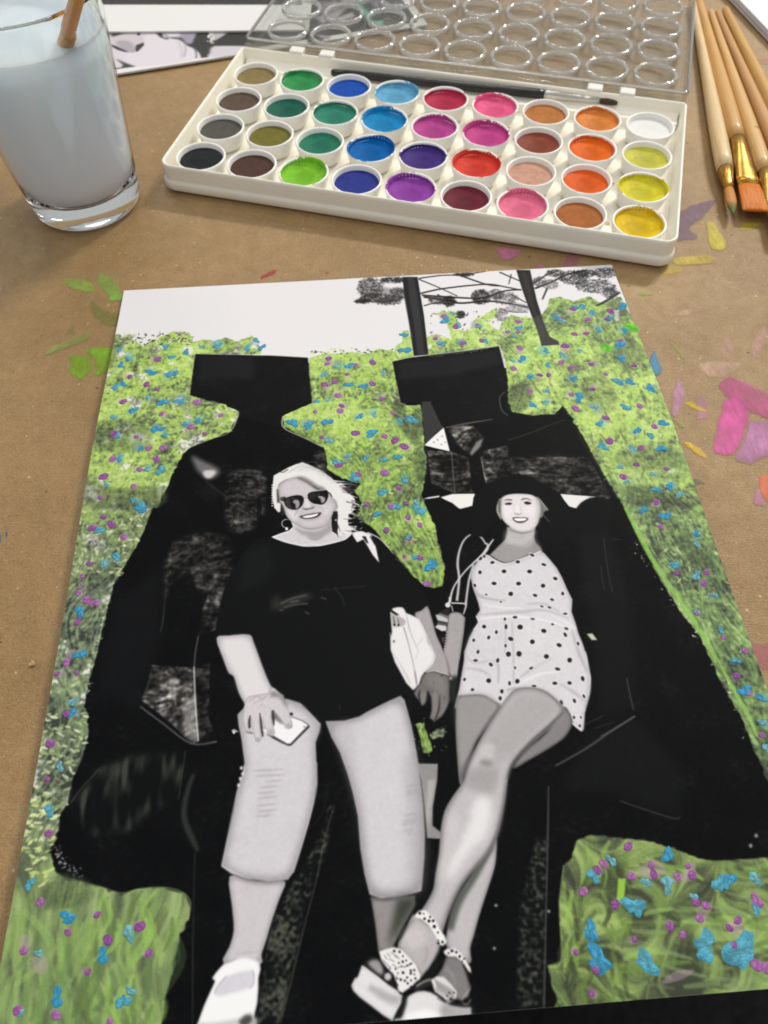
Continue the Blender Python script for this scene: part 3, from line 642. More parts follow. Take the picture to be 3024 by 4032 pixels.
# stone of the right sculpture
cv.pg('B', [1130,1280,1290,1290,1305,1560,1160,1500], STX*.95, 2, 0, .9)
cv.pg('B', [1290,1290,1400,1330,1430,1560,1310,1570], STX*1.0, 2, 0, .9)
cv.ln('B', [1290,1290,1300,1420,1312,1560], 4, (170,168,165), 1, .7)
cv.pg('B', [1470,1290,1660,1250,1660,1460,1515,1505], STX*1.15, 2, 0, .95)
cv.pg('W', [490,0,870,0,1190,0,1270,150,1340,260,1300,290,1240,250,1010,240,880,170,740,110,640,110,520,170], STX*1.05, 3, 0, .95)
cv.pg('W', [700,0,1200,0,1280,150,1330,260,1200,240,1000,190,900,100], STX*.65, 10, 0, .8)
cv.ln('W', [490,0,505,90,522,170], 5, (176,174,170), 1.2, .8)
cv.pg('B', [1095,965,1150,962,1220,1110,1240,1135,1190,1170,1120,1250], (62,61,60), 2, 0, .85)
cv.pg('B', [1112,1250,1180,1185,1240,1133,1280,1290,1200,1272], (232,231,230), 1.5)
for x, y in ((1200,1215),(1230,1190),(1225,1245),(1250,1230),(1175,1230)): cv.el('B', x, y, 7, 4, (120,118,116), .4, 1, .8)
cv.pg('B', [1260,1135,1420,1110,1500,1200,1400,1310,1330,1240], STX*1.05, 5, 0, .9)
cv.pg('B', [1410,1300,1450,1230,1500,1200,1480,1260,1420,1320], (176,174,172), 4, 0, .75)
cv.ln('B', [1250,1135,1400,1105,1560,1080], [6,9,5], (130,128,124), 2, .7)
cv.ln('B', [1640,900,1605,940,1620,1020,1660,1055], 6, (110,116,100), 1.5, .7)
cv.ln('C', [0,1270,150,1220,300,1160,370,1140], 4, (84,82,78), 1.5, .6)
cv.pg('W', [1110,500,1320,470,1480,1000,1500,1620,1260,1700,1210,1100], (21,22,24), 20, 0, .7)
cv.pg('F', [240,980,440,900,620,1100,640,1320,380,1240,120,1200], (20,21,23), 20, 0, .7)
cv.pg('E', [480,420,690,250,690,560,640,680,600,860,420,800], (19,20,22), 20, 0, .7)
cv.ln('C', [440,1200,500,1320,600,1480,700,1640], [10,8,8,8], (44,44,44), 3, .7)
cv.pg('W', [105,275,140,262,218,250,215,262,150,272], (226,224,222), 1.5)
cv.pg('W', [222,262,300,240,448,238,432,318,350,340,290,300], (230,228,226), 1.5, 0)
cv.pg('W', [1005,240,1245,258,1170,280,1140,302,1112,336,1060,322,1030,285], (228,226,224), 1.5)
cv.pg('W', [110,280,220,268,300,300,345,340,440,330,440,520,260,520,180,420], (12,12,14), 3)
cv.pg('W', [1100,350,1140,300,1200,265,1290,260,1345,300,1350,360,1310,480,1100,480], (13,13,15), 4)
for P_, wd, col in (([1290,530,1310,700,1345,880],4,(84,84,82)),([1440,1440,1460,1550,1485,1655],4,(120,118,114)),([1495,1690,1400,1750,1270,1825],6,(112,110,106)),([1340,535,1395,538],4,(80,80,78)),([1270,710,1285,830,1300,870],10,(40,44,40))):
    cv.ln('W', P_, wd, col, 1.2, .75)
cv.ln('F', [95,1105,220,1035,330,960,435,893], 6, (104,102,98), 1.5, .8)
cv.ln('F', [220,930,300,890], 5, (50,50,48), 2, .7); cv.ln('F', [260,945,350,915], 5, (46,46,44), 2, .7)
cv.ln('F', [370,1255,470,1290,600,1330,630,1325], 4, (84,84,80), 1.3, .7)
cv.ln('F', [65,1190,62,1400,55,1700,45,2140], [3,5,4,6], (126,128,122), 1.3, .7)
cv.pg('F', [10,1420,55,1400,50,1700,40,2140,-70,2140,-60,1760,-20,1560], rampc(nA*.6+nR*.6, [(-.6,(16,18,18)),(.8,(54,57,52)),(2,(104,104,98))]), 6, 0, .8)
cv.pg('W', [1178,1155,1215,1150,1248,1195,1210,1195], (190,190,180), 1.5)
for x, y in ((985,1305),(975,1560),(1298,1340)): cv.el('K', x, y, 10, 9, (200,205,200), 0, 1.5, .8)
for x, y in ((955,1405),(932,1448)): cv.el('F', x, y, 8, 9, (180,184,178), 0, 1.5, .8)
g_ = np.random.default_rng(51)
for c_, P_ in (('F', [440,150,540,300,640,450,760,640,860,800,940,1020]), ('E', [480,350,430,560,400,660,380,800,350,900]), ('E',[240,1440,290,1540,350,1560])):
    P_ = np.array(P_, float).reshape(-1,2)
    for _ in range(60):
        t = g_.uniform(0, len(P_)-1.001); i = int(t); q = P_[i]*(1-t+i)+P_[i+1]*(t-i)+g_.normal(0,9,2)+(-6,4)
        cv.el(c_, q[0], q[1], g_.uniform(2,8), g_.uniform(1.5,4), [(150,150,146),(220,222,214),(70,72,68)][g_.integers(3)], g_.uniform(-1,1), .8, .75)
for _ in range(40): cv.el('D', g_.uniform(820,880)+0, g_.uniform(380,560), g_.uniform(3,14), g_.uniform(2,4), [(200,200,196),(60,60,60),(20,20,20)][g_.integers(3)], g_.normal(0,.4), .8, .8)
# pot and soil between the two
cv.pg('K', [515,455,640,462,636,560,610,720,608,830,660,872,655,905,575,900,560,720,540,560], (150,147,148), 1.5)
cv.pg('K', [515,440,645,405,645,462,530,462], (14,14,16), 1.5)
cv.pg('K', [580,560,625,560,600,720,585,860,570,760], (186,184,185), 5, 0, .7)
cv.ln('K', [575,900,620,905,658,902], 5, (206,204,204), 1, .8)
for _ in range(60): cv.el('K', g_.uniform(500,690), g_.uniform(190,430), g_.uniform(3,9), g_.uniform(2,4), [(120,126,112),(70,76,66),(28,34,26),(190,196,180)][g_.integers(4)], g_.uniform(-1,1), .8, .6)
cv.put(blur(REG['sprig'], 1), 0, 0, GM, 1.0)
strokes('K', (510,600), (220,400), 50, 50, 4, [(150,190,88),(90,126,44),(176,206,120)], 20, .3, .3, .7, 'sprig')

# ---- the woman in the black top (printed) ----
SK = (206,202,206); SKD = (160,155,158)
cv.pg('D', [280,605,160,640,80,740,0,870,-45,1000,-75,1150,-80,1240,0,1262,130,1245,165,1300,270,1560,380,1650,500,1710,600,1792,720,1812,900,1765,1050,1690,1150,1640,1215,1600,1100,1450,1060,1300,1050,1150,1075,1070,1200,1112,1310,1060,1270,960,1130,770,1000,640,860,570,800,610,650,655,480,660], (14,15,17), 2, 3)
cv.pg('D', [120,700,260,660,300,800,240,900,60,960], (25,27,27), 16, 0, .6)
cv.pg('D', [300,1030,400,1000,520,960,560,1000,440,1050,320,1085], (70,70,66), 10, 0, .45)
for P_, a_ in (([340,1040,420,1005,510,985],.7),([360,1065,440,1045,520,1040],.6),([600,1000,640,1010],.5),([400,1030,460,1020],.8),([330,1085,360,1080],.5),([690,930,740,1000,760,1060],.2),([600,950,900,925],.15),([500,1090,525,1110],.5)):
    cv.ln('D', P_, 9, (116,116,110), 2.5, a_)
cv.pg('D', [280,1000,340,980,320,1090,270,1080], (52,56,50), 10, 0, .5)
cv.ln('D', [720,1695,728,1715,720,1730], 3, (90,90,92), 1, .7)
# jacket shoulder scraps
cv.pg('D', [800,575,870,565,930,590,960,660,985,775,940,720,905,660,880,620,840,640,820,610], (226,224,226), 1.5)
cv.ln('D', [905,575,980,610,1040,670,1075,715], [10,8,5,3], (230,228,230), 1.2, .9)
cv.pg('D', [872,600,895,600,915,650,900,640], (20,20,22), 1.5); cv.pg('D', [920,595,960,625,985,690,950,650], (22,22,24), 1.5)
cv.ln('D', [1090,745,1130,770,1160,810], 3, (190,190,190), 1, .7)
# hair mass with flyaway strands
HR = (224,222,221)
cv.pg('F1', [128,640,140,480,155,340,230,300,400,205,510,160,620,122,720,160,870,230,1000,310,1090,370,1190,470,1300,560,1400,640,1480,720,1500,830,1460,920,1380,980,1370,1100,1390,1200,1440,1270,1350,1330,1200,1320,1180,1000,1000,620,600,380,300,500,260,900,230,940,165,860,140,760], HR, 2, 0)
g_ = np.random.default_rng(61)
for _ in range(46):
    y = g_.uniform(430, 1250); x0 = np.interp(y, [430,600,800,1000,1250],[1200,1340,1420,1360,1380])
    L_ = g_.uniform(60,170); dy = g_.uniform(-30,70)
    cv.ln('F1', [x0-70, y-10, x0+L_*.4, y+dy*.3, x0+L_, y+dy], [22,14,3], HR if g_.random() < .8 else (150,148,148), .9, .95)
for _ in range(34):
    y = g_.uniform(430, 1200); x0 = np.interp(y, [430,600,800,1000,1250],[1290,1400,1470,1420,1440])
    cv.ln('F1', [x0-30, y, x0+g_.uniform(30,80), y+g_.uniform(-10,40)], [3,9,3], (14,14,16), .8, .85)
cv.ln('F1', [1180,480,1380,480,1540,505], [30,26,4], (226,226,225), 1.2, .9)
cv.pg('F1', [1180,440,1360,450,1560,500,1480,590,1380,640,1260,540,1450,520], (36,36,38), 3, 0, .6)
for y in range(500, 860, 42): cv.el('F1', 132, y, 16, 12, HR, 0, 1, .9); cv.el('F1', 122, y+21, 8, 9, (14,14,16), 0, .8, .9)
for _ in range(40):     # strands across the crown
    t = g_.uniform(0,1)
    cv.ln('F1', [300+500*t, 330-150*t+g_.normal(0,14), 520+480*t, 180+90*t+g_.normal(0,20), 760+430*t, 210+270*t+g_.normal(0,24)], [2,7,3], [(190,188,188),(236,235,234),(170,168,168)][g_.integers(3)], 1.5, .45)
cv.ln('F1', [600,90,680,130,740,160], 10, (120,118,118), 2, .6); cv.ln('F1', [700,130,820,120,890,170], 6, (150,150,150), 1.5, .7)
cv.ln('F1', [220,250,300,290,390,240], 12, (20,20,22), 2, .8); cv.ln('F1', [480,140,560,150,620,130], 8, (100,100,100), 2, .5)
# neck and chest
cv.pg('F1', [118,1342,250,1290,400,1240,470,1180,430,1060,360,980,700,1000,1100,1050,1110,1250,1200,1310,1330,1310,1440,1260,1420,1310,1330,1385,1150,1440,900,1492,640,1497,380,1440,200,1382], SK, 1.5, 0, 1, (222,220,222), 16)
cv.pg('F1', [480,1180,600,1230,760,1250,950,1220,1090,1100,1110,1240,1000,1320,900,1390,780,1385,700,1330,560,1260], (158,154,156), 9, 3, .8)
cv.ln('F1', [520,1180,620,1290,760,1380,860,1385], 10, (140,136,138), 4, .5)
cv.ln('F1', [740,1370,830,1390,910,1370], 8, (150,146,148), 3, .8)
cv.ln('F1', [118,1345,250,1400,380,1442,640,1497,900,1492,1150,1440,1330,1385,1430,1300], [4,9,9,9,6], (240,239,240), 1.5, .9)
# face
cv.pg('F1', [222,560,240,480,320,420,420,385,540,360,640,400,760,470,860,560,1000,575,1060,620,1120,700,1180,780,1200,870,1150,930,1110,1000,1090,1090,1040,1150,940,1200,800,1225,660,1215,560,1170,450,1100,380,1030,330,940,290,860,250,800], (196,191,194), 2, 4, 1, (168,163,166), 22)
cv.pg('F1', [330,470,520,430,700,520,820,590,640,640,420,660,320,640], (205,200,204), 14, 3, .8)
cv.pg('F1', [380,900,520,920,560,1000,520,1080,430,1040], (220,216,219), 12, 3, .8)
cv.pg('F1', [900,850,1060,800,1100,900,1040,1000,950,960], (212,208,211), 14, 3, .8)
cv.pg('F1', [640,720,720,740,760,840,700,860,650,840], (222,219,221), 8, 3, .8)
cv.pg('F1', [600,1070,780,1060,940,1010,980,1090,820,1170,660,1160], (206,202,205), 12, 3, .7)
cv.pg('F1', [540,360,640,360,760,420,880,500,1000,545,960,590,860,570,760,500,660,440,560,400], (128,122,124), 7, 3, .8)
cv.ln('F1', [560,380,700,450,830,540,920,570], [6,16,16,8], (96,92,94), 4, .7)
cv.ln('F1', [215,560,225,680,235,780,270,800], [16,30,34,20], (48,46,48), 4, .85)
cv.ln('F1', [235,500,280,470,380,400], [22,18,6], (150,146,147), 4, .6)
cv.pg('F1', [265,800,300,820,345,960,320,990,270,980], (44,42,44), 4, 3, .8)
cv.pg('F1', [160,860,240,780,270,800,265,930,235,945], HR, 2)
# sunglasses
cv.pg('F1', [262,700,330,682,350,690,360,760,290,760,262,740], (60,60,58), 2)
cv.ln('F1', [265,725,320,690,380,676], 5, (176,170,160), 1, .8)
cv.pg('F1', [318,730,400,690,520,664,600,668,640,700,650,760,620,830,560,885,500,900,420,890,360,850,330,790], (24,23,25), 1.5, 4)
cv.pg('F1', [345,760,400,710,420,760,420,840,480,880,430,885,370,840], (74,74,74), 5, 3, .8)
cv.pg('F1', [470,760,510,735,560,745,580,790,570,850,530,885,515,870,510,810,480,790], (168,164,168), 2.5, 3, .95)
cv.el('F1', 470, 715, 14, 12, (130,126,128), 0, 2, .8)
cv.pg('F1', [710,660,760,615,860,598,960,590,1020,580,1045,620,1045,690,1010,770,950,815,880,810,800,795,730,740], (20,19,21), 1.5, 4)
cv.pg('F1', [730,650,840,610,860,660,800,740,740,720], (44,44,46), 5, 3, .8)
cv.pg('F1', [880,685,920,675,970,690,1000,720,985,770,940,795,930,770,920,725,890,705], (172,168,172), 2.5, 3, .95)
cv.el('F1', 890, 650, 12, 12, (140,136,138), 0, 2, .8)
cv.ln('F1', [640,690,670,668,715,690], 12, (206,200,200), 1.2, .9); cv.ln('F1', [640,715,670,700,712,720], 6, (120,114,116), 1.2, .8)
cv.ln('F1', [1040,610,1080,640,1110,690], [14,16,10], (40,38,40), 1.5, .9)
cv.ln('F1', [365,850,430,893,510,905,590,870,640,800], 5, (150,146,146), 1.2, .7)
# nose, mouth
cv.ln('F1', [620,878,690,893,740,882,790,872,825,845], [10,26,16,24,10], (104,96,100), 3, .95)
cv.ln('F1', [655,740,640,800,625,860], [8,16,10], (160,154,157), 4, .7)
cv.ln('F1', [740,760,790,830,830,850], [8,18,8], (164,158,161), 4, .6)
cv.ln('F1', [560,900,525,950,500,995], 16, (158,150,154), 5, .7); cv.ln('F1', [890,850,950,880,970,920], 14, (160,152,156), 5, .6)
cv.pg('F1', [575,1010,640,990,760,965,860,950,935,945,900,1000,830,1035,720,1050,630,1045], (70,62,66), 1.8, 4)
cv.pg('F1', [625,1012,700,992,800,975,885,958,860,995,790,1022,700,1035,650,1030], (232,230,231), 1.5, 3)
cv.ln('F1', [620,1060,740,1072,860,1045,920,1000], [6,18,16,6], (166,158,162), 4, .7)
cv.ln('F1', [640,1195,760,1215,900,1195], 12, (146,142,144), 5, .7)
# ear rings and the dark hair by the neck
cv.ln('F1', [395,1070,340,1060,295,1100,300,1160,340,1190,400,1185], 16, (186,184,184), 1.5, .95)
cv.el('F1', 382, 1125, 58, 60, (12,12,14), 0, 1.5); cv.pg('F1', [390,1180,450,1165,445,1200,410,1215], (14,14,16), 1.2)
cv.el('F1', 368, 1215, 25, 22, (240,240,242), 0, 1.2)
cv.pg('F1', [1130,930,1195,920,1205,1000,1195,1100,1210,1190,1190,1250,1150,1255,1110,1200,1100,1110,1120,1060], (26,25,27), 2.5)
cv.ln('F1', [1150,1230,1190,1290,1210,1350], [20,14,4], (60,58,60), 2, .85); cv.ln('F1', [1200,1140,1230,1210,1245,1260], 8, (50,46,48), 1.5, .8)
cv.el('F1', 1172, 1070, 16, 16, (200,198,198), 0, 1.2); cv.ln('F1', [1270,1280,1320,1310], 12, (130,126,128), 2, .7)
cv.ln('F1', [1140,720,1180,780,1200,870], 14, (150,144,146), 4, .6)
# her right arm, hand and telephone
cv.pg('X', [852,2512,900,2502,980,2498,1000,2530,1030,2612,1062,2690,1085,2722,1118,2745,1050,2790,985,2800,966,2775,940,2730,920,2665,900,2650,878,2595], (218,215,217), 1.8, 3, 1, (182,178,182), 18)
# trousers
PT = (206,203,207); PTE = (186,182,186)
cv.pg('L', [208,330,250,285,330,250,430,235,505,235,590,262,650,320,715,390,706,440,685,500,690,620,692,750,672,870,640,1000,600,1130,550,1290,520,1330,400,1347,280,1332,170,1300,110,1252,140,1110,180,930,205,800,240,700,250,620,232,480,215,400], PT, 2, 0, 1, (170,166,170), 34)
cv.pg('L', [742,370,860,366,950,340,1000,310,1120,250,1200,215,1226,240,1270,400,1300,560,1320,700,1340,880,1350,1050,1347,1200,1330,1400,1200,1435,1080,1447,1010,1420,980,1300,955,1150,940,950,910,810,880,700,830,560,780,470], PT, 2, 0, 1, (160,156,160), 40)
cv.pg('L', [1270,500,1340,900,1350,1200,1330,1400,1240,1420,1260,1000,1220,600], (166,163,166), 26, 0, .55)
cv.pg('L', [780,400,900,370,960,900,980,1290,940,900,840,560], (184,180,184), 20, 0, .5)
cv.ln('L', [505,236,590,262,650,320,712,392], 5, (226,224,226), 1.5, .7); cv.ln('L', [690,620,692,750,672,870,600,1130,548,1292], 6, (228,226,228), 1.5, .7)
cv.ln('L', [248,640,240,700,205,800,140,1110,112,1250], [6,10,6,5,5], (228,226,228), 1.5, .6); cv.ln('L', [112,1252,280,1334,400,1347,520,1330], 6, (226,224,226), 1.5, .7)
cv.ln('L', [1012,1420,1080,1446,1200,1436,1325,1400], 6, (224,222,224), 1.5, .7)
for y, x0, x1 in ((668,300,490),(700,320,500),(735,380,480),(770,340,450),(805,330,440),(835,330,450),(880,330,440),(915,330,450),(945,320,430)):
    cv.ln('L', [x0, y+4, (x0+x1)/2, y, x1, y-6], [6,14,6], (172,167,172), 4, .6)
for y, x0, x1 in ((770,1230,1310),(800,1240,1320),(820,1240,1310),(945,1220,1300),(980,1220,1300),(1000,1210,1290),(1040,1220,1280),(1060,1240,1270)):
    cv.ln('L', [x0, y, x1, y-14], 12, (160,156,160), 5, .55)
cv.pg('L', [480,250,700,380,700,440,660,520,600,300], (186,183,187), 16, 0, .5)
for x, y in ((232,655),(240,690),(226,720),(215,760)): cv.el('L', x, y, 9, 12, (212,210,212), 0, 1.2)
cv.pg('L', [716,360,742,370,752,430,720,430], (14,14,16), 2)
cv.ln('L', [712,380,712,420,700,450], 8, (140,142,136), 2, .7)
# shins
cv.pg('L', [160,1312,280,1340,400,1352,500,1345,465,1450,420,1580,385,1700,355,1790,345,1850,125,1845,160,1740,185,1640,175,1500], (202,198,202), 2, 3, 1, (172,168,172), 20)
cv.ln('L', [200,1325,340,1356,490,1352], 14, (160,156,160), 4, .6)
cv.pg('L', [1018,1440,1100,1452,1200,1440,1288,1428,1290,1490,1200,1650,1150,1755,1065,1770,1045,1600], (150,146,146), 2, 0, 1, (122,120,118), 12)
cv.pg('L', [1180,1450,1288,1430,1290,1490,1180,1660,1120,1750,1150,1600], (58,62,54), 14, 0, .85)
cv.ln('L', [1020,1445,1100,1458,1240,1442], 12, (104,102,102), 4, .7)
# her white shoe
cv.pg('S', [545,600,640,560,750,510,850,488,940,490,1060,530,1130,575,1148,690,1112,830,1112,1000,1092,1250,1050,1420,1000,1600,990,1760,60,1760,120,1560,150,1470,220,1280,300,1100,400,885,350,840,400,760,480,665], (238,238,239), 2.5, 0, 1, (214,211,216), 16)
cv.pg('S', [590,805,750,745,900,715,1015,700,1036,800,1022,940,960,1000,800,1050,650,1085,540,1122,430,1130,395,1080,420,1010,500,900], (212,209,216), 5, 0)
cv.ln('S', [590,805,500,900,420,1020,398,1090], 22, (164,158,170), 5, .8); cv.ln('S', [1015,705,1034,800,1022,940,965,995], 20, (160,154,168), 5, .8)
cv.ln('S', [560,590,680,550,760,505], 8, (110,106,110), 3, .7); cv.ln('S', [750,440,860,425,1090,410], 12, (172,160,164), 4, .8)
cv.pg('S', [120,1570,400,1560,780,1500,920,1410,1010,1420,1090,1500,1100,1760,60,1760], (196,194,196), 6, 0, .9)
cv.pg('S', [780,1540,900,1440,1000,1440,1010,1530,950,1600,850,1640], (62,62,58), 7, 0, .85)
# hand holding the telephone
cv.pg('H', [735,715,1040,715,1200,770,1305,840,1328,880,1025,1185,985,1192,880,1150,720,1068,640,1010,560,940], (70,66,72), 2.5)
cv.pg('H', [740,700,1035,722,1195,780,1300,850,1012,1150,960,1155,760,1040,660,980,600,930], (234,234,236), 2.5)
cv.pg('H', [560,930,640,910,660,1000,610,990], (238,238,240), 2)
cv.pg('H', [268,470,330,380,480,350,640,330,690,220,760,250,840,330,900,400,960,520,985,620,1010,720,1045,830,1040,890,985,905,930,880,860,790,790,700,740,640,700,600,705,760,740,900,762,980,720,1040,650,1010,600,920,560,820,515,690,512,820,528,960,545,1060,500,1130,440,1115,415,1010,385,880,360,720,330,740,330,900,400,980,380,1005,285,965,250,880,230,740,240,600], (206,202,205), 2, 0, 1, (172,168,170), 9)
cv.pg('H', [330,440,640,400,700,500,600,570,400,600,300,560], (204,200,203), 12, 3, .8)
cv.pg('H', [740,420,860,440,960,600,1000,760,930,780,820,620], (206,202,205), 9, 3, .75)
cv.pg('H', [700,290,850,340,930,440,960,560,900,520,830,400,690,390], (132,128,130), 8, 3, .8)
for P_, wd in (([355,690,340,780,345,900],[10,32,36]),([510,650,525,780,545,930,560,1040],[10,28,34,20]),([720,610,730,720,740,860],[30,50,12])):
    cv.ln('H', P_, wd, (44,40,42), 3, .9)
cv.pg('H', [710,610,790,690,900,840,860,830,740,740], (90,84,84), 6, 0, .8)
cv.ln('H', [290,965,400,985], 22, (120,116,118), 4, .7); cv.el('H', 1025, 670, 28, 26, (28,22,24), 0, 3, .9)
cv.ln('H', [330,470,460,380,560,430,640,340], 14, (150,146,148), 4, .7); cv.ln('H', [390,520,460,470,560,450], 10, (160,156,158), 4, .6)
cv.el('H', 480, 1085, 40, 40, (168,164,168), 0, 4, .8); cv.el('H', 985, 850, 40, 40, (170,166,170), 0, 5, .8); cv.el('H', 690, 960, 45, 50, (166,162,164), 0, 5, .7)
cv.el('H', 590, 935, 34, 26, (232,230,232), .6, 2, .9)
cv.ln('H', [900,880,985,912,1045,860], 8, (120,114,116), 2, .7); cv.el('H', 1238, 878, 18, 14, (130,126,130), 0, 2, .9)
cv.pg('H', [45,935,90,910,150,945,160,965,110,970,95,1005,70,985], (170,170,170), 1.5); cv.el('H', 85, 970, 16, 18, (240,240,240), 0, 1.5)
for _ in range(30): cv.el('H', g_.uniform(330,900), g_.uniform(330,700), g_.uniform(6,20), g_.uniform(4,10), (150,146,150), g_.uniform(-1,1), 3, .35)
# her left arm with the folded jacket
cv.pg('J', [530,285,640,215,722,145,762,190,820,380,880,600,980,820,1050,1000,1085,1230,1000,1225,830,1172,700,1200,750,900,700,600], (170,166,168), 2, 3, 1, (142,138,140), 14)
cv.pg('J', [186,178,270,160,345,165,375,200,400,255,500,292,600,350,660,460,720,600,750,720,800,810,845,900,852,965,825,1050,770,1110,690,1195,640,1280,605,1400,560,1440,510,1482,400,1370,330,1240,220,1040,150,830,145,650,172,560,160,420,146,255], (226,224,226), 2, 0, 1, (206,203,206), 12)
cv.pg('J', [150,230,250,290,370,350,395,400,360,460,270,480,190,480,160,400], (176,173,175), 3, 0, .9)
cv.pg('J', [150,195,200,225,290,290,240,290,155,235], (14,14,16), 2)
for P_, wd, col in (([360,480,420,680,470,880,520,1100,550,1280,565,1420],[20,14,14,12,16,10],(146,142,146)),([400,260,430,420,480,600,560,780,590,860,540,1000],[10,24,20,16,14,6],(186,183,187)),([560,780,640,700,660,620],[6,16,6],(196,193,196)),
                    ([195,310,210,380,215,440],[10,14,20],(60,56,58)),([265,340,280,400,285,450],[10,10,22],(64,60,62)),([150,830,260,1000,380,1200,470,1380],[3,30,40,30],(206,203,206)),([540,1180,560,1320,580,1420],[20,24,10],(150,146,150))):
    cv.ln('J', P_, wd, col, 3, .8)
cv.el('J', 212, 445, 16, 14, (16,16,18), 0, 1.2); cv.el('J', 278, 450, 14, 14, (16,16,18), 0, 1.2)
cv.ln('J', [600,350,720,600,845,900,852,965,800,1080,690,1195], 8, (240,239,240), 1.5, .85)
cv.ln('J', [150,560,140,600,165,640], 14, (190,190,190), 1.5, .7); cv.el('J', 205, 705, 16, 22, (80,74,78), 0, 2, .8)
cv.pg('J', [700,1200,760,1170,830,1172,930,1195,1010,1220,1085,1260,1100,1380,1090,1520,1095,1640,1060,1730,1010,1830,960,1900,890,1950,845,1985,800,1940,768,1920,800,1820,800,1700,790,1590,745,1480,730,1560,722,1640,690,1710,640,1728,620,1660,560,1600,515,1530,560,1430,620,1380,640,1280], (118,114,112), 2.5, 0, 1, (88,84,82), 10)
cv.pg('J', [700,1250,850,1220,1000,1280,1050,1450,1000,1600,900,1500,800,1420,720,1400], (142,138,136), 12, 3, .7)
for P_, wd in (([745,1480,740,1560,725,1650],[16,36,30]),([930,1560,925,1700,905,1830,850,1960],[8,14,16,12]),([620,1480,600,1560,620,1640],[14,20,20]),([1010,1580,1000,1700],[8,10])):
    cv.ln('J', P_, wd, (34,32,32), 4, .85)
cv.pg('J', [820,1520,900,1540,900,1700,840,1900,790,1910,815,1750], (150,146,143), 7, 3, .6); cv.pg('J', [960,1600,1040,1640,1020,1780,930,1900,910,1890,960,1760], (146,142,140), 7, 3, .55)
cv.pg('J', [650,1500,720,1520,705,1660,640,1700], (146,142,139), 6, 3, .6)
for _ in range(24): cv.el('J', g_.uniform(680,1080), g_.uniform(1220,1560), g_.uniform(6,22), g_.uniform(5,14), [(84,80,78),(150,146,144)][g_.integers(2)], g_.uniform(-1,1), 4, .4)
cv.ln('J', [720,1195,830,1170,940,1195,1040,1225,1110,1270], [10,16,16,12,8], (216,214,214), 1.5, .9)
cv.el('J', 1115, 1295, 34, 30, (236,236,236), 0, 2); cv.el('J', 965, 1245, 24, 16, (70,66,66), .3, 3, .7)

# ---- the hand bag between them ----
BAGC = (170,166,168)
cv.pg('J', [870,300,930,250,1080,300,1060,400,900,380], (120,116,116), 3); cv.pg('J', [860,280,960,300,1060,350,1060,410,900,370], (196,193,195), 3)
cv.pg('J', [900,390,1060,420,1040,460,880,440], (92,90,90), 3); cv.pg('J', [850,480,900,440,1040,460,1040,540,960,545], (206,203,205), 3)
cv.pg('J', [930,620,1030,600,1020,860,980,840], (16,16,18), 3); cv.pg('J', [960,640,1010,640,1000,730,960,720], (70,68,68), 3)
cv.pg('J', [1075,280,1110,250,1190,240,1260,255,1300,290,1330,330,1310,560,1285,720,1245,1000,1210,1260,1170,1300,1090,1240,1055,1050,990,870,1030,700,1050,480], BAGC, 2, 0, 1, (150,146,147), 12)
cv.ln('J', [1335,320,1310,560,1285,740,1245,1000], [8,8,8,4], (206,200,194), 1.5, .7)
cv.pg('J', [1085,1290,1200,1230,1215,1330,1180,1640,1100,1660], (40,46,42), 8, 0, .8)
for y in range(560, 860, 44): cv.el('J', 1040-(y-560)*.14, y, 12, 16, (196,193,194), 0, 1.5, .8)
cv.ln('J', [1085,0,1090,60,1060,120], 34, (206,203,205), 2); cv.el('J', 1060, 130, 46, 42, (216,213,215), 0, 2)
cv.pg('J', [1010,190,1100,180,1070,300,930,250], (38,34,34), 3)
cv.ln('J', [1110,100,1230,100,1345,110], 26, (200,197,199), 1.5); cv.ln('J', [1120,140,1140,240], 20, (176,172,174), 1.5); cv.ln('J', [1345,60,1345,150,1305,280], [34,30,22], (186,182,184), 1.5)
STP = (190,186,188)
cv.ln('W', [330,940,345,800,335,700,345,620,372,550,410,512,450,505,490,525,520,570], [16,15,16,14,12,11,11,12,12], STP, 1.5, 1, 6)
cv.ln('W', [570,535,530,590,495,640,440,690,380,750,320,830,295,890,285,950], [9,14,16,12,10,10,12,14], (206,203,205), 1.5, 1, 6)
cv.ln('W', [525,560,530,600,480,660], [10,14,10], (206,203,205), 1.5)
cv.ln('W', [440,700,412,790,395,900,388,970], [12,14,14,12], STP, 1.5)

# ---- the woman in the hat and spotted playsuit (printed) ----
cv.pg('W', [432,330,440,262,520,182,590,150,640,125,700,116,770,117,830,130,880,175,970,218,1015,262,1062,322,1110,345,1120,480,1000,560,900,560,860,460,600,330,500,520,420,520], (13,13,15), 2, 0)
cv.pg('F2', [470,490,520,480,520,700,525,800,500,810,460,740,430,650], (150,148,140), 3, 3, .95)
cv.ln('F2', [490,500,482,600,490,700], 14, (70,66,60), 3, .8); cv.ln('F2', [450,560,450,680,490,770], 10, (206,203,196), 3, .7)
cv.pg('F2', [1090,440,1150,480,1200,540,1260,620,1285,660,1220,680,1200,740,1150,790,1120,700], (132,130,126), 4, 3, .95)
for P_, col in (([1130,470,1200,560,1270,650],(196,194,188)),([1110,500,1160,600,1210,680],(196,194,188)),([1190,730,1250,790,1310,860],(140,138,134)),([1150,560,1190,660,1180,760],(84,82,78)),([1160,520,1230,600,1290,650],(150,148,142))):
    cv.ln('F2', P_, [10,12,3], col, 2, .8)
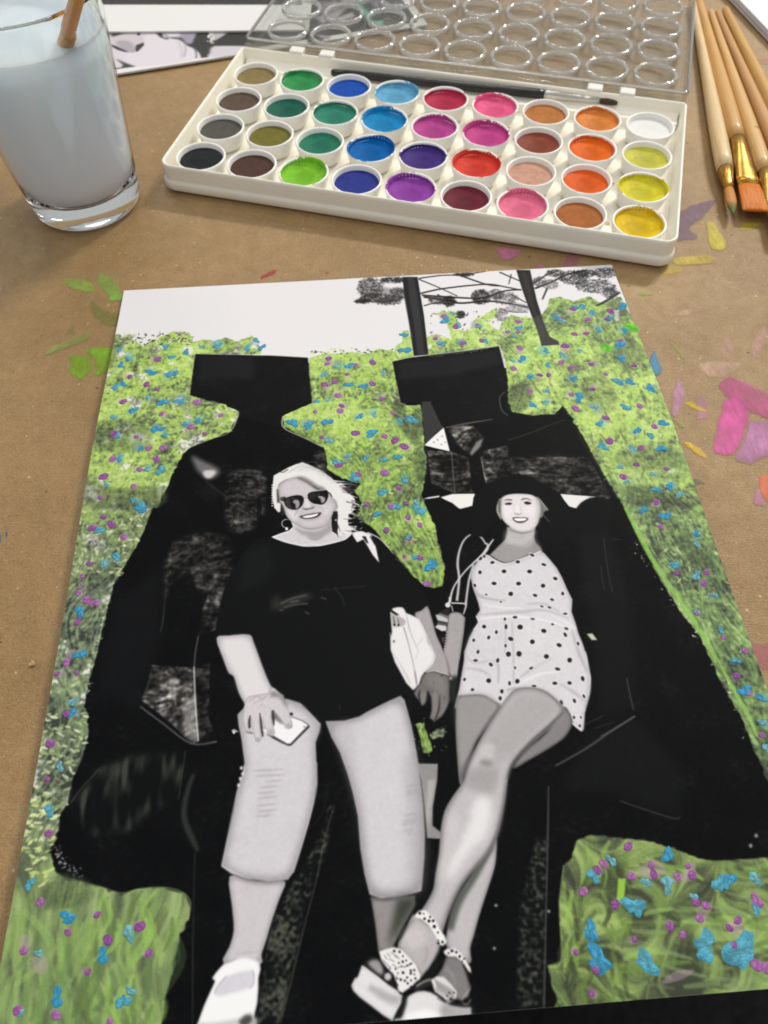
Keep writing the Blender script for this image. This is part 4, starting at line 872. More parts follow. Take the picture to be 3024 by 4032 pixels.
# neck, shoulders
cv.pg('F2', [600,930,1075,940,1050,1090,1070,1180,1150,1260,1190,1330,1000,1370,800,1460,600,1530,480,1490,320,1390,400,1310,520,1190,580,1130,610,1040], (160,157,157), 2, 0, 1, (140,137,137), 14)
cv.pg('F2', [610,980,820,1040,1060,980,1045,1100,1040,1200,900,1250,700,1220,580,1200], (192,189,190), 14, 3, .9)
cv.ln('F2', [640,975,740,1010,860,1030,980,1010,1060,970], [14,26,26,22,10], (138,134,134), 6, .75)
cv.ln('F2', [700,1090,800,1110,900,1090], 10, (158,154,154), 5, .5); cv.ln('F2', [590,1220,700,1245], 14, (136,132,132), 6, .6); cv.ln('F2', [900,1240,960,1190,1000,1150], 12, (140,136,136), 6, .5)
cv.pg('F2', [1050,1100,1160,1260,1180,1320,1060,1340,980,1300], (146,142,141), 14, 0, .6)
# face
cv.pg('F2', [520,450,600,405,720,385,850,385,1000,400,1080,440,1130,520,1150,640,1140,760,1120,850,1080,930,1020,985,930,1010,850,1015,740,990,650,930,580,870,525,790,510,680,512,560], (220,217,219), 2, 4, 1, (192,188,190), 18)
cv.pg('F2', [540,580,680,620,700,740,640,800,560,740], (230,228,230), 10, 3, .7); cv.pg('F2', [900,600,1040,600,1060,720,980,780,900,720], (230,228,230), 10, 3, .7); cv.pg('F2', [740,580,800,580,810,680,770,710,735,690], (232,230,231), 6, 3, .8)
cv.pg('F2', [1060,450,1130,520,1150,660,1130,830,1080,920,1080,760,1100,600], (186,182,182), 9, 3, .65)
cv.ln('F2', [560,500,610,488,690,492], [4,14,16], (58,50,52), 2, .95); cv.ln('F2', [840,492,900,468,960,478,1010,500], [14,14,10,3], (58,50,52), 2, .95)
cv.pg('F2', [570,560,610,538,660,538,690,552,660,568,600,570], (38,32,34), 2.2, 3, .95); cv.pg('F2', [885,535,930,518,980,530,1005,550,960,566,915,562], (38,32,34), 2.2, 3, .95)
cv.ln('F2', [560,540,620,522,690,535], 6, (140,134,136), 2.5, .6); cv.ln('F2', [870,530,930,505,1000,525], 6, (140,134,136), 2.5, .6)
cv.ln('F2', [730,560,735,640,725,690], 10, (196,190,192), 5, .6); cv.ln('F2', [815,560,830,640,855,670], 10, (190,184,186), 5, .6)
cv.ln('F2', [725,700,760,722,800,728,850,705], [8,16,14,8], (132,122,126), 3, .85)
cv.pg('F2', [695,785,760,772,830,776,900,775,955,790,935,830,880,862,820,872,760,860,715,825], (104,94,96), 2, 4)
cv.pg('F2', [720,798,780,790,860,790,925,795,900,826,840,835,770,834], (244,243,244), 1.5, 3)
cv.ln('F2', [690,720,660,760], 12, (196,190,192), 5, .6); cv.ln('F2', [940,720,975,780], 12, (192,186,188), 5, .6)
cv.ln('F2', [760,900,840,910,920,895], 10, (196,190,192), 5, .6)
cv.ln('F2', [520,445,600,402,720,384,850,382,1000,398,1085,440], 12, (13,13,15), 2, .9)
# playsuit
CL = (212,209,213)
cv.pg('W', [490,640,530,636,570,665,610,685,655,696,700,685,760,660,820,632,880,614,900,625,940,670,985,725,1020,790,1050,860,1085,930,1080,1010,1105,1080,1125,1150,1150,1210,1180,1300,1195,1400,1205,1440,1197,1540,1170,1640,1160,1780,1140,1792,1100,1760,1060,1715,1020,1650,970,1580,920,1545,870,1525,800,1510,750,1515,700,1540,665,1590,640,1632,590,1605,540,1575,450,1555,372,1570,335,1620,315,1645,322,1600,345,1510,360,1420,375,1330,378,1270,410,1180,440,1120,472,1080,452,1040,480,1000,468,950,440,870,420,790,430,730], CL, 1.8, 0, 1, (188,184,189), 18)
for P_, wd, col in (([440,840,470,900,560,930,650,935],[10,22,16,8],(180,176,181)),([470,1030,600,1020,760,1010,900,1000,1060,1050],[10,18,20,18,10],(188,184,189)),([480,1060,640,1040,800,1050,960,1080,1100,1130],[6,12,14,12,6],(232,231,233)),
                    ([780,960,900,960,1000,1010],[8,18,8],(186,182,187)),([640,1060,650,1200,640,1300],[10,12,6],(178,174,179)),([690,1080,700,1300,700,1480],[8,12,10],(184,180,185)),([560,1330,600,1360,600,1480],[8,16,10],(180,176,181)),
                    ([740,1440,860,1360,960,1310],[8,22,10],(184,180,185)),([720,1490,860,1420,1000,1400],[6,14,8],(230,229,231)),([1080,1120,1120,1260,1180,1400],[8,24,10],(180,176,181)),([400,1300,440,1340,560,1330],[8,16,8],(186,182,187)),
                    ([500,960,640,985,760,985],[6,14,6],(228,227,229)),([960,1040,1060,1090,1110,1120],[6,14,6],(228,227,229)),([375,1380,480,1390,560,1440],[8,18,8],(188,184,189)),([1000,1480,1100,1540,1170,1600],[8,22,10],(186,182,187)),
                    ([460,1040,470,1080,440,1130],[6,10,6],(240,239,240)),([1170,1270,1200,1430,1197,1540,1165,1660],[6,8,8,6],(236,235,237))):
    cv.ln('W', P_, wd, col, 4, .75)
cv.pg('W', [430,1150,520,1100,640,1100,640,1300,520,1330,400,1300], (206,203,207), 16, 3, .5); cv.pg('W', [760,1100,1000,1120,1080,1280,900,1380,740,1340], (216,214,217), 18, 3, .6)
for P_ in ([530,640,600,682,655,697,760,660,880,614],[372,1570,450,1556,540,1576,640,1632,700,1540,800,1510,870,1525,970,1580,1060,1715,1150,1790]):
    cv.ln('W', P_, 7, (236,235,237), 1.3, .9)
DOT = (24,20,24)
for x, y, rx, ry, ro in ((562,688,14,9,-.2),(728,684,14,10,0),(822,640,15,8,.4),(898,702,16,8,.3),(481,752,11,12,0),(638,746,15,12,0),(805,747,16,12,0),(973,793,15,10,.4),(573,825,16,11,.1),(733,826,16,12,0),(893,840,14,13,0),(447,838,8,12,-.3),
   (682,893,15,14,0),(841,903,15,9,.3),(1021,891,9,12,0),(522,898,10,4,.3),(952,931,14,7,.3),(885,975,12,5,.3),(935,982,13,6,.4),(617,946,9,4,0),(1038,1023,14,6,0),(710,1046,15,8,0),(825,1057,16,5,.1),(508,1107,13,12,0),(743,1110,18,16,0),(651,1108,9,17,0),(898,1135,17,13,.3),
   (588,1143,9,12,.2),(1038,1160,9,16,-.5),(538,1178,9,13,.3),(440,1196,9,11,0),(682,1187,18,13,.4),(823,1206,15,15,0),(998,1228,17,12,.4),(1122,1218,7,13,-.3),(468,1272,9,13,.3),(667,1287,16,17,0),(736,1285,17,18,0),(915,1302,16,15,0),(1067,1326,15,16,0),(452,1328,15,8,0),(597,1328,10,15,.2),
   (552,1355,15,10,.8),(815,1378,14,7,-.5),(988,1384,18,9,.2),(710,1376,7,9,0),(1152,1447,11,17,-.3),(380,1452,8,12,.3),(538,1460,16,15,.2),(725,1464,14,16,.4),(674,1477,8,15,0),(970,1477,16,10,0),(1066,1475,14,11,.3),(834,1495,16,7,0),(432,1519,12,9,-.3),(624,1530,11,14,0),(613,1575,11,14,0),
   (1013,1602,9,17,-.4),(1098,1592,9,15,-.4),(1160,1562,7,14,-.4),(1133,1755,8,9,0),(486,662,8,16,.8),(508,648,8,10,0),(955,1092,10,6,.3),(644,1058,7,10,0),(1045,1120,14,7,.3),(648,1232,7,12,0),(1095,1700,8,10,0),(1140,1700,6,8,0)):
    cv.el('W', x, y, rx+8, ry+7, (228,227,229), ro, 1.6, .8); cv.el('W', x, y, rx, ry, DOT, ro, 1.1, .95)
# legs
LG = (172,169,170); LGD = (104,101,102)
cv.pg('K', [752,70,800,55,900,52,960,80,1012,122,985,180,930,250,870,330,830,430,800,505,785,575,768,580,755,450,745,300,745,180], (158,155,156), 2, 3, 1, (124,121,122), 18)
cv.pg('K', [760,90,900,60,990,115,900,240,830,300,770,250], (158,155,155), 20, 3, .7)
cv.pg('K', [1380,120,1440,210,1400,300,1330,355,1240,410,1170,450,1100,490,1080,470,1160,380,1290,270], (138,135,136), 2, 3, 1, (96,94,94), 12)
cv.pg('K', [985,900,988,1000,975,1090,930,1230,885,1370,855,1480,832,1560,830,1650,700,1560,690,1480,740,1290,830,1140,920,1010], (190,187,189), 2, 3, 1, (150,147,148), 16)
cv.ln('K', [960,960,860,1130,760,1290,710,1450], [20,34,40,40], (70,74,66), 8, .75)
cv.pg('K', [1012,122,1060,55,1100,20,1190,10,1260,25,1320,60,1390,140,1330,230,1240,310,1160,385,1085,470,1055,570,1040,690,1005,860,960,970,900,1050,810,1150,745,1260,695,1380,660,1490,600,1650,560,1690,400,1560,470,1450,530,1350,575,1280,610,1210,625,1120,645,1000,655,860,680,740,735,645,790,565,805,480,850,390,900,300,960,200], (192,189,191), 2, 3, 1, (140,137,139), 26)
cv.pg('K', [1030,130,1120,40,1260,40,1370,140,1220,290,1080,420,960,470,900,420,920,310], (164,161,162), 22, 3, .6)
cv.pg('K', [905,350,960,340,980,390,960,430,900,420,885,385], (196,193,194), 10, 3, .9); cv.pg('K', [900,440,960,450,950,480,890,470], (132,128,130), 8, 3, .7)
cv.pg('K', [820,500,900,480,990,480,1000,560,960,640,860,620,800,590], (158,155,156), 16, 3, .7)
cv.pg('K', [860,680,930,660,960,740,930,880,850,960,760,1080,700,1160,690,1100,760,950,820,820], (228,227,229), 16, 3, .85)
cv.pg('K', [700,800,760,760,760,900,700,1060,650,1180,640,1100,680,940], (206,203,205), 14, 3, .7)
cv.ln('K', [1390,150,1300,240,1190,340,1090,460,1055,560], [6,16,18,20,14], (64,62,64), 5, .7)
cv.ln('K', [1050,580,1035,700,1000,860,940,990,850,1100,770,1220,700,1370], [8,18,22,24,26,26,18], (96,94,96), 7, .6)
cv.ln('K', [1010,120,960,190,890,300,840,410,800,520,790,575], [10,16,16,16,18,8], (92,89,90), 5, .65)
cv.ln('K', [840,400,800,480,775,560], [10,24,10], (100,97,98), 7, .5)
cv.ln('K', [1050,30,1100,15,1260,25,1390,140], 10, (110,107,108), 4, .4)
# feet and platform sandals
cv.pg('T', [760,280,850,330,990,440,1060,600,1000,760,930,870,840,975,820,880,700,740,600,620,660,500], (184,180,181), 2, 3, 1, (140,137,138), 14)
cv.pg('T', [640,520,800,400,900,460,860,640,740,640], (206,203,205), 14, 3, .7)
cv.ln('T', [600,560,680,440,780,330], [20,30,14], (104,102,102), 7, .6); cv.ln('T', [900,620,920,700,870,840], 24, (150,147,148), 8, .6)
cv.pg('T', [1130,720,1250,740,1330,830,1370,1000,1395,1060,1370,1180,1290,1220,1200,1190,1060,1010,1020,950,1080,860], (134,131,132), 2, 0, 1, (96,94,94), 12)
cv.ln('T', [1100,860,1180,920,1240,1050], 26, (160,157,158), 9, .6)
cv.pg('T', [1080,740,1110,760,1050,850,1000,930,960,990,840,1000,930,880,1000,790], (20,20,20), 4)
cv.ln('T', [1065,620,1040,700,990,790], [8,12,8], (120,120,112), 2, .8)
cv.pg('T', [795,270,830,235,900,232,960,290,1020,360,1060,450,1110,510,1130,580,1095,620,1060,615,1000,500,940,400,860,330,780,310], (232,230,229), 1.8, 0)
cv.pg('T', [1095,680,1140,645,1210,645,1280,690,1350,790,1390,860,1400,920,1370,900,1300,800,1230,740,1150,735,1110,715], (226,224,223), 1.8, 0)
cv.ln('T', [1310,820,1340,890,1375,980], 22, (36,36,34), 3, .85)
for x, y, r in ((838,265,15),(880,270,8),(890,325,14),(938,350,17),(950,305,11),(983,348,15),(996,410,18),(1035,475,10),(1085,578,14),(1040,590,14),(1040,560,8),(1188,675,16),(1235,690,13),(1272,735,14),(1150,700,10),(1320,760,10),(1160,650,6),(1300,790,8)):
    cv.el('T', x, y, r, r, DOT, 0, 1.3)
# left platform sandal
cv.pg('T', [220,800,320,740,430,810,480,930,560,1010,600,1110,500,1050,380,960,260,880], (26,24,25), 3)
cv.pg('T', [270,800,380,770,440,880,420,940,330,880], (176,172,173), 5, 3, .9); cv.el('T', 490, 955, 40, 44, (196,193,194), 0, 4)
cv.pg('T', [205,830,240,850,380,950,500,1050,600,1115,650,1160,640,1240,590,1330,540,1440,440,1380,300,1270,180,1180,110,1110,90,1050,130,970,160,960], (222,220,222), 2.5, 0, 1, (196,193,196), 12)
cv.pg('T', [300,1040,420,1090,560,1160,640,1170,600,1270,480,1240,340,1150,270,1090], (172,168,172), 8, 0, .85)
cv.ln('T', [130,990,260,1090,420,1200,580,1300], 12, (200,197,200), 4, .6); cv.ln('T', [215,835,340,935,480,1040,600,1115], 10, (240,240,238), 2, .8)
cv.pg('T', [390,680,480,650,560,632,640,660,720,740,800,830,845,930,840,985,800,1010,740,1070,680,1110,640,1140,600,1100,590,1030,550,930,480,860,420,780], (228,226,226), 2, 0)
for x, y, r in ((560,677,15),(618,686,14),(655,732,10),(690,780,10),(652,793,14),(610,806,10),(745,812,10),(728,822,9),(700,835,11),(572,872,10),(600,918,8),(655,912,16),(740,890,14),(778,885,12),(740,920,14),(700,965,12),(630,988,15),(592,975,10),(675,1000,13),(742,998,11),(706,1028,13),(790,975,13),(740,1065,12),(630,1135,14),(515,865,8),(600,1045,8),(640,840,8),(780,930,9)):
    cv.el('T', x, y, r, r*.9, DOT, g_.uniform(-1,1), 1.3, .95)
for P_ in ([480,700,520,740],[500,760,560,790],[450,720,480,770],[560,730,620,760],[600,850,680,850],[540,820,600,870],[660,850,730,830],[590,940,560,990],[430,770,520,860],[520,690,600,740]):
    cv.ln('T', P_, [4,9,4], (70,66,68), 1.5, .75)
# right platform sandal
cv.pg('T', [820,1030,960,970,1000,1000,940,1060,860,1090,800,1110,760,1090], (40,38,38), 4); cv.ln('T', [800,1060,880,1010,960,985], 18, (180,178,172), 2, .9)
cv.pg('T', [960,990,1020,950,1100,960,1180,1040,1240,1120,1230,1200,1140,1250,1100,1190,1000,1120], (216,214,214), 2.5, 0)
for i in range(9): cv.ln('T', [1000+i*24, 980+i*14, 1030+i*22, 1060+i*16, 1010+i*22, 1110+i*14], [4,10,5], (60,56,58), 1.8, .75)
for x, y, r in ((1160,1130,12),(1210,1130,12),(1135,1165,12),(1180,1200,20),(1220,1210,14),(1330,1205,16),(1190,1280,16)): cv.el('T', x, y, r, r*.7, DOT, .3, 1.5, .9)
cv.pg('T', [680,1200,720,1160,800,1118,880,1108,960,1125,1040,1170,1100,1230,1180,1270,1300,1290,1395,1290,1400,1400,560,1500,640,1380], (220,218,220), 2.5, 0, 1, (196,193,196), 14)
cv.pg('T', [1100,1230,1200,1290,1395,1290,1400,1400,1080,1400,1040,1340], (150,147,149), 14, 0, .8); cv.pg('T', [700,1360,880,1310,1020,1340,1080,1390,640,1440], (244,244,245), 10, 0, .8)
cv.pg('T', [655,1170,700,1150,690,1260,650,1380,600,1420,580,1400,640,1290], (28,30,28), 5)
cv.ln('T', [1290,1210,1340,1150,1390,1080], [10,16,10], (190,188,182), 2, .8); cv.ln('T', [1300,1240,1350,1260,1395,1200], 14, (150,148,144), 3, .8)
cv.el('T', 600, 1425, 44, 20, (160,170,160), 0, 3, .9)
cv.ln('T', [1030,1180,1090,1215,1200,1220], 16, (70,66,64), 4, .8)

cv.pg('F', [364,1588,396,1590,388,1692,356,1684], (146,194,66), 2, 0, .95)
# photographic softness and tone of the print, then the dabs
cv.img = np.stack([boxblur(cv.img[...,i], 1) for i in range(3)], -1)
mot = 1+.003*nB+.005*nA+.004*nC
lum = cv.img.mean(-1); gry = (np.abs(cv.img[...,1]-cv.img[...,2]) < 14)
cv.img *= np.where(gry & (lum > 50) & (lum < 216), mot, 1.0)[...,None]
cv.img = np.where((gry & (lum > 60))[...,None], 222*(np.clip(cv.img, 0, 255)/222)**1.12, cv.img).astype(np.float32)
# ---- dabs of blue and violet paint: positions; soft washed rings go into the picture, the dabs are raised pieces ----
DB = dict(
 A=[780,708,1083,693,1318,690,1420,688,1615,703,1215,727,1120,760,835,768,790,810,990,860,1105,872,1140,868,755,955,803,937,965,1018,1063,1055,1172,1048,870,1107,745,1150,1290,1175,1210,1200,1030,1228,1080,1270,770,1275,918,1355,780,1420,965,1487,1050,1500,697,1590,870,1690,925,1732],
 B=[12,565,48,612,535,740,622,733,455,788,770,695,845,780,618,857,715,865,408,963,488,952,985,530,985,632,692,1063,785,1048,478,1098,255,1105,358,1120,487,1215,955,1085,1025,1083,768,1172,612,1318,730,1335,845,1348,938,1328,537,1362,655,1458,985,1470,838,1558,1060,1620,930,1650,1300,390,1250,435,1335,470,1470,475,1225,588,1350,578,1510,570],
 C=[435,422,478,418,730,418,538,458,310,490,655,492,345,510,68,555,40,605,580,570,748,573,715,663,245,700,455,700,350,730,28,765,90,755,255,790,725,755,138,865,420,880,705,897,780,900,908,940,248,955,455,1000,155,1045,237,1030,552,1060,748,1060,585,1165,990,1162,825,1207,908,1240,603,1310,795,1325,980,1322,717,1440,920,1485,755,1535,950,1583,1030,1565,1100,1615],
 D=[1240,430,973,455,1175,605,1215,740,1320,790],
 E=[605,5,425,97,497,208,445,243,343,445,342,630,315,830,310,880,257,1108,213,1300,130,1610,292,1755,165,1910,553,1825,440,1920,245,2100,530,2115,560,2070,85,2160],
 F=[470,10,565,35,700,110,700,155,605,247,700,290,780,377,700,445,803,525,870,655,905,785,975,815,980,920,1000,1030,333,1512,258,1580,485,1605,575,1615,805,1610,840,1595,950,1590,690,1668,435,1710,955,1715,248,1815,280,1935,735,1875,885,1905,485,1950,575,1490])
DV = dict(
 A=[1030,770,848,888,957,937,1023,967,805,1050,1288,1055,1053,1133,1443,1138,1245,1213,1337,1260,745,1262,890,1280,972,1355,1065,1350,737,1422,1025,1425,912,1490,677,1538,872,1602,655,1675],
 B=[488,685,478,718,665,725,775,712,608,787,775,848,463,855,528,838,550,928,573,993,563,1028,400,1033,833,948,910,1042,443,1197,663,1172,855,1192,920,1218,980,1258,555,1380,680,1442,853,1430,942,1528,738,1635,993,1630,895,1650,1240,405,1320,473,1465,468,1185,555,1215,588,1365,583,1490,568],
 C=[415,435,655,450,340,492,508,500,635,500,62,515,65,580,0,580,498,590,425,595,720,637,75,683,365,670,340,775,530,785,402,805,805,795,35,815,623,850,205,855,258,855,140,960,405,980,540,945,432,1068,840,1053,625,1130,935,1183,648,1277,850,1317,818,1425,1010,1453,733,1503,948,1665],
 D=[1173,478,1248,525,1030,562,1180,615,1148,732,1250,740,1297,910],
 E=[443,40,479,72,395,88,530,123,383,240,353,292,335,365,372,395,387,407,413,407,332,488,285,663,328,708,245,712,285,885,215,1010,203,1163,210,1395,172,1690,418,1745,293,1820,600,1795,462,1852,103,1898,640,1910,378,1990,75,2155,240,2175,470,2205],
 F=[547,82,741,277,612,280,731,327,700,452,813,555,907,612,873,720,918,790,978,975,405,1452,300,1525,273,1552,422,1580,505,1530,515,1570,615,1580,663,1535,680,1575,213,1645,350,1700,695,1690,740,1705,713,1762,945,1665,962,1693,875,1768,840,1800,585,1795,640,1830,860,1875,432,1850,182,1905,268,1980,955,1960,1000,1975,250,2080])
def dabs(d):
    return np.concatenate([full(c, v) for c, v in d.items()])
BLU, VIO = dabs(DB), dabs(DV)
g_ = np.random.default_rng(71)
for q in VIO:
    if g_.random() < .55:
        a = g_.uniform(0, 6.28); X = print_topix(q[None])[0]
        if 0 < X[0] < TW and 0 < X[1] < TH:
            s_ = 1659/1000
            cv.el('X', q[0]+14*math.cos(a), q[1]+10*math.sin(a), g_.uniform(12,24), g_.uniform(9,17), [(186,140,178),(150,140,146),(196,170,190)][g_.integers(3)], g_.uniform(-1,1), 1.6, g_.uniform(.25,.5))
for q in BLU:
    if g_.random() < .45:
        a = g_.uniform(0, 6.28)
        cv.el('X', q[0]+14*math.cos(a), q[1]+12*math.sin(a), g_.uniform(12,24), g_.uniform(9,18), [(106,176,190),(120,150,170)][g_.integers(2)], g_.uniform(-1,1), 1.6, g_.uniform(.3,.55))
for c_, P_ in (('F',[450,1550,520,1510,570,1560,500,1590]),('F',[640,1560,690,1520,690,1590,640,1600]),('F',[690,1720,760,1690,740,1760]),('F',[550,2040,600,1990,690,1980,640,2020]),('F',[830,1810,890,1770,890,1830]),('E',[140,1920,200,1930,200,1990,150,1990]),('E',[85,1840,120,1830,125,1880,90,1880]),('E',[280,620,320,610,310,650]),('E',[335,320,365,330,350,380])):
    cv.pg(c_, P_, (176,148,170), 2, 4, .45)

# printing grain
cv.img += (nG*1.6)[...,None]
IMG = cv.image('painted_photograph')
k = NT('photo_print'); uvn = k.n('UVMap'); ti = k.n('TexImage'); ti.image = IMG; k.l(uvn.outputs[0], ti.inputs[0])
v = k.coord()
M_PRINT = k.done(k.bsdf(ti.outputs[0], .5, .05, k.bump(k.noise(2600, 3, .6, v), .06, .0002)))
k = NT('green_acrylic'); uvn = k.n('UVMap'); ti = k.n('TexImage'); ti.image = IMG; k.l(uvn.outputs[0], ti.inputs[0]); v = k.coord()
M_GREEN = k.done(k.bsdf(ti.outputs[0], .42, .16, k.bump(k.math('ADD', k.noise(1, 3, .6, k.mapped(v, (3000, 420, 300))), k.noise(1500, 3, .6, v)), .45, .0003)))
M_EDGE = plain('print_edge', (214,212,208), .6, .3)

def pz(y): return print_z(-y/PH)
nx, ny = 40, 90
xs = np.linspace(-PW/2, PW/2, nx+1); ys = np.linspace(0, -PH, ny+1)
V = [(x, y, float(pz(y))) for y in ys for x in xs]; nt = len(V)
V += [(x, y, float(pz(y))-.0009) for y in ys for x in xs]
Fc, mi = [], []
for j in range(ny):
    for i in range(nx):
        a = j*(nx+1)+i; b = a+nx+1
        Fc.append((a, b, b+1, a+1)); mi.append(0)
        Fc.append((nt+a, nt+a+1, nt+b+1, nt+b)); mi.append(1)
for i in range(nx):
    Fc.append((i, i+1, nt+i+1, nt+i)); a = ny*(nx+1)+i; Fc.append((a+1, a, nt+a, nt+a+1)); mi += [1,1]
for j in range(ny):
    a = j*(nx+1); b = a+nx+1; Fc.append((b, a, nt+a, nt+b)); a += nx; b += nx; Fc.append((a, b, nt+b, nt+a)); mi += [1,1]
def add_uv(me):
    uv = me.uv_layers.new(name='UVMap')
    n = len(me.loops); li = np.zeros(n, np.int32); me.loops.foreach_get('vertex_index', li)
    co = np.zeros(len(me.vertices)*3, np.float32); me.vertices.foreach_get('co', co); co = co.reshape(-1,3)[li]
    uvs = np.stack([co[:,0]/PW+.5, 1+co[:,1]/PH], 1).astype(np.float32); uv.data.foreach_set('uv', uvs.ravel())
me = mesh('painted_photograph', V, Fc, [M_PRINT, M_EDGE], False, mi); add_uv(me)
photo = tag(link('painted_photograph', me), 'large print of two women with lime green painted garden and blue and violet dabs', 'photo print')
# raised green paint: relief from the same strokes
hgt = nS*.5+leaf*.35
GX, GY = 254, 318
def paint_layer(name, keys):
    m = np.maximum.reduce([REG[q] for q in keys])
    gx = ((np.arange(GX)+.5)/GX*TW).astype(int); gy = ((np.arange(GY)+.5)/GY*TH).astype(int)
    cell = m[np.ix_(gy, gx)] > .5
    vx = np.clip(np.arange(GX+1)/GX*TW, 0, TW-1).astype(int); vy = np.clip(np.arange(GY+1)/GY*TH, 0, TH-1).astype(int)
    hv = hgt[np.ix_(vy, vx)]
    cp = np.pad(cell, 1); inner = cp[:-1,:-1] & cp[1:,:-1] & cp[:-1,1:] & cp[1:,1:]
    idx = -np.ones((GY+1, GX+1), int); V, Fc = [], []
    for j, i in zip(*np.nonzero(cell)):
        q = []
        for jj, ii in ((j,i),(j+1,i),(j+1,i+1),(j,i+1)):
            if idx[jj, ii] < 0:
                idx[jj, ii] = len(V); y = -jj/GY*PH
                z = float(pz(y))+(.00012+.00004*float(np.clip(hv[jj, ii], -2, 2)) if inner[jj, ii] else .00002)
                V.append((((ii/GX)-.5)*PW, y, z))
            q.append(idx[jj, ii])
        Fc.append(tuple(q))
    me = mesh('green_paint', V, Fc, M_GREEN); add_uv(me)
    return link('green_paint', me, photo)
for nm, ks, lb in (('l', ['left'], 'green paint over the left hedge and lawn'), ('m', ['mid'], 'green paint wedge between the two sculptures'), ('b', ['bush'], 'green paint on the little bush by the tree trunk'),
               ('r', ['right'], 'green paint over the right hedge'), ('c', ['corner'], 'green paint patch in the lower right corner'), ('s', ['sprig', 'sprigb'], 'tiny green painted sprig above the planter')):
    paint_layer(nm, ks)['label'] = lb
# the dabs
def acry(name, srgb, var=.12):
    k = NT(name); v = k.coord(); c = lin(srgb); f = k.noise(1.6, 4, .65, v)
    col = k.ramp(f, [(.3, tuple(x*.78 for x in c)), (.5, c), (.72, tuple(min(1, x*1.35+.03) for x in c))])
    b = k.bsdf(col, .38, .4, k.bump(k.noise(3, 3, .6, v), .3, .05)); tr = k.n('BsdfTransparent'); mx = k.n('MixShader')
    k.l(k.ramp(k.noise(1.1, 3, .6, v), [(.3, (.55,)*3), (.6, (.95,)*3)]), mx.inputs[0]); k.l(tr.outputs[0], mx.inputs[1]); k.l(b.outputs[0], mx.inputs[2])
    return k.done(mx)
M_B = [acry('blue_acrylic', (70,160,186)), acry('blue_acrylic', (104,172,184)), acry('blue_acrylic', (38,148,190))]
M_V = [acry('violet_acrylic', (156,78,158)), acry('violet_acrylic', (166,96,166)), acry('violet_acrylic', (144,66,152))]
M_G2 = acry('bright_green_acrylic', (104,196,40))
def dab_mesh(name, seed, jag, mat, elong):
    g = np.random.default_rng(seed); n = 16; V = [(0,0,.16)]; Fc = []
    aa = np.arange(n)*2*np.pi/n
    rr = 1+jag*(1.3*np.cos(2*aa+g.uniform(0,6))+.9*np.cos(3*aa+g.uniform(0,6))+.6*np.cos(5*aa+g.uniform(0,6)))+g.normal(0, jag*.3, n); rr = np.clip(rr, .45, 1.7)
    if jag < .15: rr = 1+.12*np.cos(np.arange(n)*2*np.pi/n*2+g.uniform(0,6))+g.normal(0,.05,n)
    for f_, z in ((.55,.15),(.86,.11),(1.0,0.0)):
        for k_ in range(n):
            a = 2*np.pi*k_/n; r = f_*(1+(rr[k_]-1)*f_)
            V.append((r*math.cos(a), r*math.sin(a)*elong, z))
    for k_ in range(n):
        k2 = (k_+1) % n; Fc.append((0, 1+k_, 1+k2))
        for q in range(2): Fc.append((1+q*n+k_, 1+(q+1)*n+k_, 1+(q+1)*n+k2, 1+q*n+k2))
    return mesh(name, V, Fc, mat)
BM = [dab_mesh('blue_dab', 100+i, .24, M_B[i % 3], [1.1,.8,1.3][i % 3]) for i in range(9)]
VM = [dab_mesh('violet_dab', 200+i, .08, M_V[i % 3], [.8,.95,1.15][i % 3]) for i in range(8)]
g_ = np.random.default_rng(81)
BIG = np.concatenate([full('F', [735,1875,885,1905,485,1950,575,1615,805,1610,840,1595,950,1590,435,1710,258,1580,280,1935,248,1815,700,290,605,247]), full('D', [1240,430,1320,790])])
BIGS = [2.3,2.3,2.0,1.6,1.5,1.5,1.5,1.6,1.4,1.6,1.3,1.3,1.3,1.7,1.5]
def place_dab(name, q, meshes, size, i):
    dq = np.linalg.norm(BIG-q, axis=1)
    if name == 'blue_dab' and dq.min() < 3: size *= BIGS[int(dq.argmin())]
    X = pix_to_print(q[None])[0]
    if abs(X[0]) > PW/2-.0006 or X[1] > -.0006 or X[1] < -PH+.0006: return
    o = link(name, meshes[g_.integers(len(meshes))], photo)
    s_ = size*g_.uniform(.75, 1.25); o.location = (X[0], X[1], float(pz(X[1]))+.00004+.00003*(i % 4))
    o.scale = (s_*g_.uniform(.85,1.15), s_, .0016); o.rotation_euler = (0, 0, g_.uniform(0, 6.28))
for i, q in enumerate(BLU): place_dab('blue_dab', q, BM, .00128 if q[1] > 1900 else .00142, i)
for i, q in enumerate(VIO): place_dab('violet_dab', q, VM, .0011 if q[1] > 1900 else .0013, i+2)
for i, q in enumerate(full('C', [630,685,785,555])): place_dab('green_dab', q, [dab_mesh('green_dab', 300, .1, M_G2, .9)], .0026, i)

